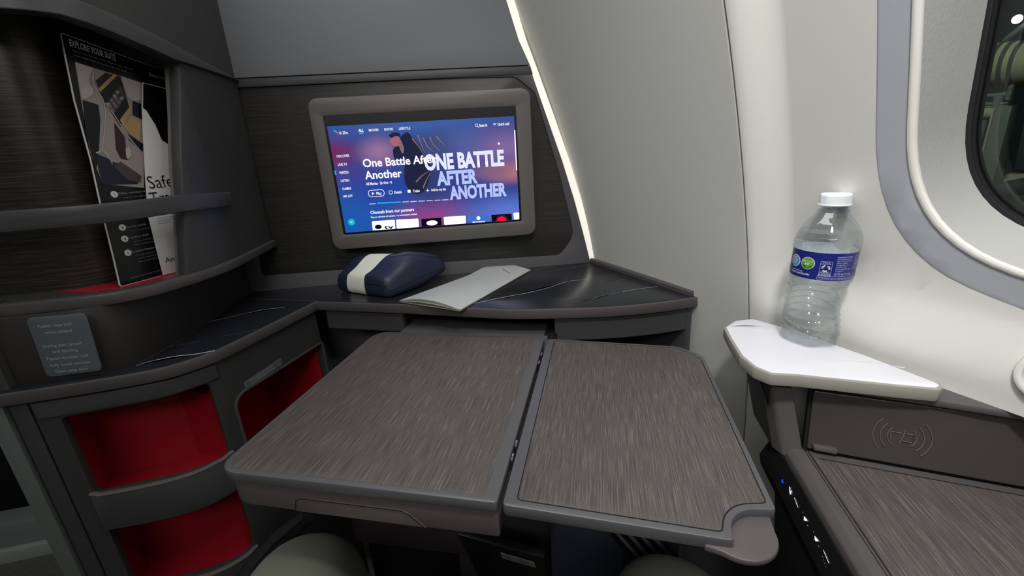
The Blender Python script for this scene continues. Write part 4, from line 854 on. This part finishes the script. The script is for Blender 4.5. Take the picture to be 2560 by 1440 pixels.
def rect_line(x0, y0, x1, y1, w): return [line([(x0, y0), (x1, y0)], w), line([(x0, y1), (x1, y1)], w), line([(x0, y0), (x0, y1)], w), line([(x1, y0), (x1, y1)], w)]
decal('label_frame', rect_line(-.0035, .0062, .0080, .0245, .0004) + rect_line(-.0045, .0015, .0450, .0058, .0004) + [rr(-.0035, .0062, .0078, .0088, .0002)], lavk, bt, labmp, .0004, xs=fr_(-.006, .046, 24))
arr = []
for k in range(3):
    a0 = PI / 2 + k * 2 * PI / 3
    arr.append(line([(.0022 + .0036 * math.cos(a0 + t), .0158 + .0036 * math.sin(a0 + t)) for t in fr_(.25, 1.05, 6)], .0018))
    arr.append([(.0022 + r * math.cos(a0 + t), .0158 + r * math.sin(a0 + t)) for r, t in ((.0022, 1.15), (.0050, 1.15), (.0036, 1.75))])
decal('recycling_mark', arr, lpale, bt, labmp, .0005)
text([('Empty &', .0022, .0226, .0012, .0070, 'C', .01), ('REPLACE CAP', .0022, .0208, .0011, .0095, 'C', .01), ('PLASTIC', .0022, .0096, .0018, .0092, 'C', .01)], 'label_lettering', lpale, bt, labmp, .0005)
text([('BOTTLE', .0022, .0067, .0017, .0088, 'C', .02)], 'label_lettering', inkb, bt, labmp, .0006)
text([('INGREDIENTS: PURIFIED', .0120, .0295, .0016, .0180, 'L', .02), ('WATER, MINERALS ADDED', .0120, .0270, .0014, .0170, 'L', .01), ('FOR TASTE. BOTTLED BY', .0120, .0245, .0014, .0185, 'L', .01), ('BOTTLING COMPANY', .0120, .0220, .0014, .0130, 'L', .01),
 ('STAMFORD, CT', .0120, .0195, .0014, .0145, 'L', .01), ('CONTACT US', .0120, .0170, .0014, .0120, 'L', .01), ('SOURCE: MUNICIPAL WELLS', .0120, .0145, .0014, .0180, 'L', .01), ('CONSUMERS, NY', .0120, .0120, .0014, .0095, 'L', .01),
 ('CA CRV', .0115, .0072, .0036, .0070, 'L', .02), ('ME CT VT NY HI MA 5c', .0195, .0072, .0028, .0125, 'L', .01), ('WARNING: Cap is a small part and poses choking', -.0035, .0026, .0021, .0440, 'L', .015),
 ('NUTRITION', .0335, .0295, .0014, .009, 'L', .01), ('FACTS', .0335, .0270, .0014, .006, 'L', .01), ('CALORIES 0', .0335, .0245, .0014, .010, 'L', .01), ('SODIUM 0', .0335, .0220, .0014, .009, 'L', .01), ('TOTAL FAT', .0335, .0195, .0014, .010, 'L', .01), ('PROTEIN', .0335, .0170, .0014, .009, 'L', .01), ('SUGARS', .0335, .0145, .0014, .010, 'L', .01)], 'label_lettering', lavk, bt, labmp, .0004)

# side console with wireless charging door
sd = thing('side_console', 'grey side console with a charging door, wood-grain top and lit control strip', 'console', tuple(E * .4 + D * .4 + Z * .4))
DR = frame(F_DOOR)
fdv = Vector(F_DOOR[1]); fnv = Vector(F_DOOR[3]); fo = Vector(F_DOOR[0])
if fnv.dot(Vector((0, -1, 0))) < 0: pass
def EDv(p): return (p.x, p.y)
capo = [EDv(p) for p in (E * .196 + D * .545, E * .203 + D * .5245, E * .222 + D * .5205, L * .291 + N * .4860, L * .205 + N * .556, L * .139 + N * .609, L * .02 + N * .65, L * .02 + N * .66, L * .28 + N * .66, L * .31 + N * .60)]
plate('console_cap', ccw(capo), .0085, consgrey, sd, hz(.8368), .0025)
lean = lambda z: D * ((z - .752) * .295) - E * ((z - .752) * .175)
plate('door', rr(.0012, .0015, .40, .0745, [.002, .002, .002, .003]), .012, doorgrey, sd, DR, .0012)
plate('door_gap', rr(-.002, -.004, .40, .0790, .001), .010, void, sd, frame(F_DOOR, -.004), 0)
extrude_along('corner_post', rpoly([(.210, .59), (.210, .518), (.2175, .5030), (.2390, .4990), (.2395, .59)], [0, .006, .010, .002, 0]), lambda a, b, d: E * a + D * b + Z * d + lean(d), .742, .8235, consgrey, sd)
box('latch_tab', DR(.018, .0065, .003), (.024, .010, .006), consgrey, sd, (fdv, fnv, Vector(F_DOOR[2])), .0022)
box('latch_tab', DR(.222, .0065, .003), (.030, .012, .008), consgrey, sd, (fdv, fnv, Vector(F_DOOR[2])), .0022)
# charging symbol
lg = Vector((0.0876, 0.0351))
def DT(pts): return [DR(a, b, .0006) for a, b in pts]
for r in (.0130, .0195, .0262):
    for s in (-1, 1):
        tube('charging_symbol', DT([(lg.x + s * (r - .0) * math.cos(a), lg.y + r * 1.0 * math.sin(a)) for a in fr_(-.78, .78, 8)]), .0006, bezelgrey, sd, 6)
tube('charging_symbol', DT([(lg.x - .010, lg.y - .0045), (lg.x - .010, lg.y + .0045), (lg.x - .001, lg.y + .0045)]), .0006, bezelgrey, sd, 6)
tube('charging_symbol', DT([(lg.x + .001, lg.y - .0045), (lg.x + .010, lg.y - .0045), (lg.x + .010, lg.y + .0045), (lg.x + .003, lg.y + .0045)]), .0006, bezelgrey, sd, 6)
tube('charging_symbol', DT([(lg.x - .002, lg.y - .008), (lg.x + .001, lg.y), (lg.x + .002, lg.y + .008)]), .0006, bezelgrey, sd, 6)
wt = frame(F_WOOD)
plate('armrest_top', ccw([(.2415, .5005), (.48, .449), (.64, .415), (.60, -.25), (.2415, -.25)]), .012, consgrey, sd, lambda x, y, z: wt(x, y, z + .0), .0015)
plate('top_laminate', ccw([(.2465, .4850), (.48, .4360), (.64, .402), (.60, -.25), (.2465, -.25)]), .0008, traywood, sd, lambda x, y, z: wt(x, y, z + .0004), .0002)
decal('laminate_gap', [line([(.251, .4855), (.48, .4368), (.64, .4028)], .0011), line([(.2442, .497), (.2442, -.25)], .0013)], void, sd, lambda x, y, z: wt(x, y, .00055))
extrude_along('bolster', rpoly([(.2400, .7525), (.2302, .7525), (.2222, .7465), (.2208, .7385), (.2208, .72), (.2400, .72)], [0, .004, .006, .004, 0, 0], 5), tray_fn, .5015, -.25, consgrey, sd)
extrude_along('control_strip', rpoly([(.2212, .7400), (.2185, .7425), (.2065, .7145), (.2090, .7000), (.2212, .7000)], [0, .001, .002, 0, 0], 4), tray_fn, .536, -.25, blackp, sd)
extrude_along('lower_body', [(.213, .699), (.56, .699), (.56, .0), (.29, .0), (.255, .30)], tray_fn, .495, -.25, charcoal, sd)
plate('front_cheek', ccw([(0.1844, 0.8412), (0.1926, 0.8264), (0.2025, 0.8037), (0.2092, 0.7758), (0.2156, 0.747), (0.2288, 0.712), (0.2757, 0.6347), (0.3327, 0.5039), (0.4099, 0.5189), (0.2416, 0.7374), (0.2141, 0.8373)]), .02, blackp, sd, frame(F_FACE, -.010), .002)
def strip_mp(d, h, o=0):   # d along the seat axis, h across the sloping strip
    a, b = Vector((.2185, .7425)), Vector((.2065, .7145)); p = a + (b - a) * h; return E * (p.x - .0006 - o) + Z * (p.y + .0002) + D * d
def icon(name, px, shapes, m):
    for s in shapes:
        bm = bmesh.new()
        try: bm.faces.new([bm.verts.new(strip_mp(px + a, .5 + b)) for a, b in s])
        except Exception: continue
        o = obj(name, bm, m, sd, None, None)
ks = [(.4740, ledb, 'call'), (.4550, ledw, 'tick'), (.4380, ledw, 'bar'), (.4147, ledw, 'seat'), (.3895, ledw, 'seat'), (.3690, ledw, 'lamp')]
for d, m, k in ks:
    if k == 'call': sh = [circ(.003, -.04, .0012, 8), line([(-.003, .08), (-.001, .14), (.001, .05)], .0016)]
    elif k == 'tick': sh = [line([(.004, -.08), (.0, .02), (-.003, .06)], .0014), line([(-.003, .06), (-.001, -.06)], .0014)]
    elif k == 'bar': sh = [line([(.006, -.03), (-.006, .03)], .0016)]
    elif k == 'seat': sh = [circ(.008, -.05, .0010, 8), line([(.003, -.02), (.0, .05), (-.002, -.05)], .0016), circ(-.007, .04, .0011, 8), circ(.0015, .08, .0008, 8)]
    else: sh = [line([(.007, -.05), (-.006, .0)], .0018)] + [circ(.003 - .003 * j, .10 + .02 * j, .0007, 6) for j in range(4)]
    icon('lit_icon', d, [[(a, (b if abs(b) < .3 else b) * 1.0) for a, b in s] for s in sh], m)

# air vent on the window panel
av = thing('air_vent', 'round off-white air vent with a perforated grille under the window', 'vent', tuple(L * .137 + N * wn(.137, .888) + Z * .888))
vmap = wallmap(-.001)
vcx, vcz = -.1275, .884
plate('vent_ring', [circ(vcx, vcz, .0255, 40), circ(vcx, vcz, .0185, 40)], .008, winpanel, av, wallmap(.006), .003)
plate('vent_grille', [circ(vcx, vcz, .0188, 40)], .003, bezelring, av, wallmap(.002), .0005)
hs = []
for i in range(-4, 5):
    for j in range(-4, 5):
        x, y = i * .0042 + (j % 2) * .0021, j * .0037
        if x * x + y * y < .0165 ** 2: hs.append(circ(vcx + x, vcz + y, .0013, 8))
o = decal('vent_holes', hs, void, av, wallmap(.0022), .0002); o['kind'] = 'stuff'

# ================================================================ BELOW THE TRAY
ot = thing('ottoman', 'dark leather footrest cushion with a piped seam in the footwell', 'ottoman', (-.12, .83, 0))
box('ottoman_cushion', (-.13, .86, .36), (.30, .24, .10), leather, ot, (E, D, Z), .02)
box('ottoman_base', (-.13, .87, .16), (.27, .20, .31), blackp, ot, (E, D, Z), .01)
tube('piping', [Vector((-.13, .86, .392)) + E * a - D * .119 for a in fr_(-.14, .14, 8)], .003, leather, ot, 8)
fp_ = thing('footwell_panel', 'dark panel below the counter carrying a pale printed tag', 'panel', (0, .70, .3))
box('panel_board', (.02, .70, .28), (.20, .012, .36), charcoal, fp_, (E, D, Z), .002)
# pale tag
tg0 = (Vector((.02, .70, .28)) - D * .0066)
# blanket bag
bg = thing('blanket_bag', 'dark blue fabric bag standing under the right tray leaf', 'bag', (.17, .60, 0))
def bagf(u, v, w):
    return Vector((.165, .60, 0)) + E * ((u - .5) * .135 * (1 - .1 * w)) + D * ((v - .5) * .10) + Z * (.52 * w + .012 * math.sin(u * 9) * w)
shell('bag_body', fr_(0, 1, 12), fr_(0, 1, 8), fr_(0, 1, 14), rnd(bagf), navycloth, bg)
tube('bag_piping', [rnd(bagf)(.985, .03, w_) + D * -.001 for w_ in fr_(.05, .93, 12)], .0035, navycloth, bg, 8)
st = thing('striped_towel', 'folded grey and black striped cloth hanging beside the blue bag', 'cloth', (.25, .56, .5))
c0_ = Vector([(0.2157, 0.4724, 0.56)][0]); sx_ = (E * .80 + Z * .60).normalized(); sy_ = (Z * .80 - E * .60).normalized()
for k in range(9):
    box('stripe', c0_ + sx_ * ((k - 4) * .0068) + D * .002 * (k % 2), (.0068, .008, .080), stripegr if k % 2 else blackp, st, (sx_, D, sy_), .001)
sb = thing('black_band', 'black webbing running down beside the left knee', 'strap', (-.27, .6, .5))
sp_ = [(-0.3019, 0.616, 0.56)] + [(-0.3544, 0.6147, 0.52)] + [(-0.3908, 0.5941, 0.49)] + [(-0.4167, 0.567, 0.46)]
tube('banding', resample3([Vector(p) for p in sp_]) if False else [Vector(p) for p in sp_], [.012, .017, .020, .022], belt, sb, 12)  # plain black tapering tube, thicker towards its lower end
tube('banding_edge', [Vector(p) + Vector((-.002, -.016, .008)) for p in sp_], .0018, blackp, sb, 6)

# passenger's legs
pe = thing('person', 'seated passenger seen as two knees in sage green trousers under the tray', 'person', tuple(E * -.15 + D * .0))
def EDZ(e, d, z): return E * e + D * d + Z * z
me = bpy.data.meshes.new('trousers')
vs_ = [EDZ(-.15, -.10, .56), EDZ(-.25, -.06, .545), EDZ(-.335, .18, .575), EDZ(-.392, .395, .592), EDZ(-.388, .415, .40), EDZ(-.370, .45, .12),
       EDZ(-.05, -.06, .545), EDZ(.02, .18, .575), EDZ(.092, .420, .590), EDZ(.085, .44, .40), EDZ(.05, .46, .12)]
es_ = [(0, 1), (1, 2), (2, 3), (3, 4), (4, 5), (0, 6), (6, 7), (7, 8), (8, 9), (9, 10)]
me.from_pydata([tuple(v) for v in vs_], es_, [])
to = bpy.data.objects.new('tmp', me); COL.objects.link(to)
sk = to.modifiers.new('s', 'SKIN'); rads = [.13, .105, .088, .070, .068, .060, .105, .092, .078, .072, .060]
for v, r in zip(me.skin_vertices[0].data, rads): v.radius = (r, r)
me.skin_vertices[0].data[0].use_root = True
sbv = to.modifiers.new('b', 'SUBSURF'); sbv.levels = 3
dg = bpy.context.evaluated_depsgraph_get(); bme = bpy.data.meshes.new_from_object(to.evaluated_get(dg)); bpy.data.objects.remove(to)
link('trousers', bme, trous, pe, None, 180)
for e_, d_ in ((-.37, .50), (.045, .51)):
    bm = bmesh.new(); tube_bm(bm, [EDZ(e_, d_ - .09, .055), EDZ(e_, d_ - .05, .06), EDZ(e_, d_, .055), EDZ(e_, d_ + .08, .042), EDZ(e_, d_ + .14, .034), EDZ(e_, d_ + .165, .03)], [.028, .042, .046, .040, .032, .015], 16)
    obj('shoe', bm, shoe, pe, 'dark shoe', 60)
seat = thing('armchair', 'dark leather seat cushion beneath the passenger', 'seat', tuple(E * -.15 + D * -.1))
box('seat_cushion', EDZ(-.15, -.02, .40), (.52, .50, .12), leather, seat, (E, D, Z), .03)
box('seat_back', EDZ(-.15, -.42, .80), (.52, .12, .80), leather, seat, (E, D, Z), .04)
box('seat_base', EDZ(-.15, -.05, .17), (.46, .44, .34), blackp, seat, (E, D, Z), .01)

# ================================================================ OUTSIDE THE WINDOW (night apron)
OU = frame(F_OUT)
gm = mat('apron_steel', (96, 104, 96), .6); gd_ = mat('apron_dark_steel', (46, 54, 52), .7); gy = mat('apron_cream', (156, 148, 120), .7)
lampo = thing('apron_lamp', 'bright white floodlight above the loading bridge, seen through the window', 'lamp', tuple(OU(*(-1.4415, 1.6645), 0)))
c = (-1.4415, 1.6645)
bm = bmesh.new(); bmesh.ops.create_uvsphere(bm, u_segments=16, v_segments=10, radius=.024)
for v in bm.verts: v.co = OU(c[0], c[1], 0) + v.co
obj('lamp_glow', bm, emis('floodlight', (250, 245, 255), 12), lampo)
tube('lamp_arm', [OU(*(-1.5047, 1.5679), -.1), OU(*(-1.4289, 1.6196), -.05), OU(*(-1.3236, 1.6916), -.05)], .02, gm, lampo, 8)
jb = thing('loading_bridge', 'dim jet bridge with ribbed tube and struts, seen through the window', 'bridge', tuple(OU(*(-1.4199, 1.1019), 0)))
tube('bridge_tube', [OU(*(-1.5951, 1.4365), 0), OU(*(-1.5508, 1.4336), 0), OU(*(-1.2623, 1.4015), 0)], [.115, .125, .125], gy, jb, 20)
for x in (2437, 2452, 2475, 2499, 2524, 2550): 
    y = 166 - (x - 2432) * .053
    p = {2437: OU(*(-1.5852, 1.4348), 0), 2452: OU(*(-1.5562, 1.4322), 0), 2475: OU(*(-1.5125, 1.4271), 0), 2499: OU(*(-1.4686, 1.4242), 0), 2524: OU(*(-1.4236, 1.4187), 0), 2550: OU(*(-1.378, 1.413), 0)}[x]
    ax = Vector(F_OUT[1]); tube('tube_rib', [p - ax * .010, p + ax * .010], .131, gd_, jb, 20)
for nm, a, b, r, m in (('upper_beam', (-1.6778, 1.5398), (-1.2796, 1.4833), .02, gm), ('lower_beam', (-1.6505, 1.3984), (-1.2531, 1.3581), .02, gm), ('cable', (-1.6219, 1.2502), (-1.361, 1.2477), .012, gm), ('cable', (-1.6143, 1.2103), (-1.3674, 1.1944), .010, gm),
  ('cable', (-1.6104, 1.1903), (-1.3636, 1.1758), .010, gm), ('cross_beam', (-1.6115, 1.1435), (-1.4106, 1.1457), .035, gy), ('strut', (-1.5531, 1.2615), (-1.552, 1.1362), .016, gm), ('strut', (-1.4164, 1.2453), (-1.4247, 1.1258), .022, gm), ('strut', (-1.3723, 1.3686), (-1.3747, 1.2133), .014, gm),
  ('strut', (-1.4612, 1.105), (-1.4722, 0.8093), .022, gm), ('strut', (-1.5451, 1.1112), (-1.4693, 0.8347), .020, gm)):
    tube(nm, [OU(*a, .05), OU(*b, .05)], r, m, jb, 8)
plate('support_leg', ccw([(-1.394, 1.1696), (-1.3217, 1.1806), (-1.3192, 0.7381), (-1.3966, 0.7224)]), .12, gm, jb, frame(F_OUT, .12), .005)
plate('leg_edge', ccw([(-1.4003, 1.1656), (-1.3903, 1.1693), (-1.3905, 0.7303), (-1.4019, 0.7298)]), .12, gy, jb, frame(F_OUT, .14), .003)
plate('dark_cabin', ccw([(-1.3282, 1.1294), (-1.1465, 1.1459), (-1.0757, 0.8155), (-1.311, 0.7875)]), .2, gd_, jb, frame(F_OUT, -.1), .005)
tr = thing('service_truck', 'pale service vehicle on the apron, at the foot of the window view', 'truck', tuple(OU(*(-1.3133, 0.6637), 0)))
plate('truck_body', ccw([(-1.4315, 0.6822), (-1.3701, 0.7612), (-1.0709, 0.7931), (-1.0371, 0.6351), (-1.3401, 0.6112)]), .3, gy, tr, frame(F_OUT, -.1), .01)
tube('truck_boom', [OU(*(-1.4045, 0.6451), .1), OU(*(-1.1213, 0.7342), .1)], .05, gd_, tr, 8)
plate('truck_deck', ccw([(-1.3777, 0.6082), (-1.2422, 0.6682), (-1.2124, 0.6089), (-1.3249, 0.5354)]), .2, gm, tr, frame(F_OUT, .05), .01)
lamp('apron_fill', L * .9 + N * 1.3 + Z * 3.2, OU(*(-1.4438, 1.2209), 0), .5, .5, 170, (1, .97, .88))  # unseen fill lamp, added only to brighten the things outside the window
struct(plate('floor_apron', [(1.4, -8), (14, -8), (14, 10), (1.4, 10)], .02, gd_, None, hz(-1.5), 0))
# pale tag in the footwell
tgp = [(0.0172, 0.61, 0.44), (0.0716, 0.5845, 0.44), (0.0655, 0.5607, 0.44), (0.0109, 0.5883, 0.44)]
tg = thing('seat_tag', 'pale printed tag on the dark footwell panel', 'tag', tgp[0])
O_ = Vector(tgp[3]); U_ = (Vector(tgp[2]) - O_); ul = U_.length; U_.normalize(); V_ = Vector((-D.x * .35, -D.y * .35, 1)); V_ = (V_ - U_ * V_.dot(U_)).normalized(); W_n = U_.cross(V_)
tgm = lambda x, y, z: O_ + U_ * x + V_ * y + W_n * z
plate('tag_sheet', rr(0, 0, ul, .022, .001), .0008, plaqpale, tg, tgm, .0002)
text([('2L', .006, .006, .010, .016, 'L', .02), ('2A', .034, .006, .010, .016, 'L', .02)], 'tag_lettering', plaqink2, tg, tgm, .0003)
box('tag_board', O_ + U_ * .0 - W_n * .010 - V_ * .06, (.16, .014, .20), blackp, tg, (U_, W_n, V_), .003)
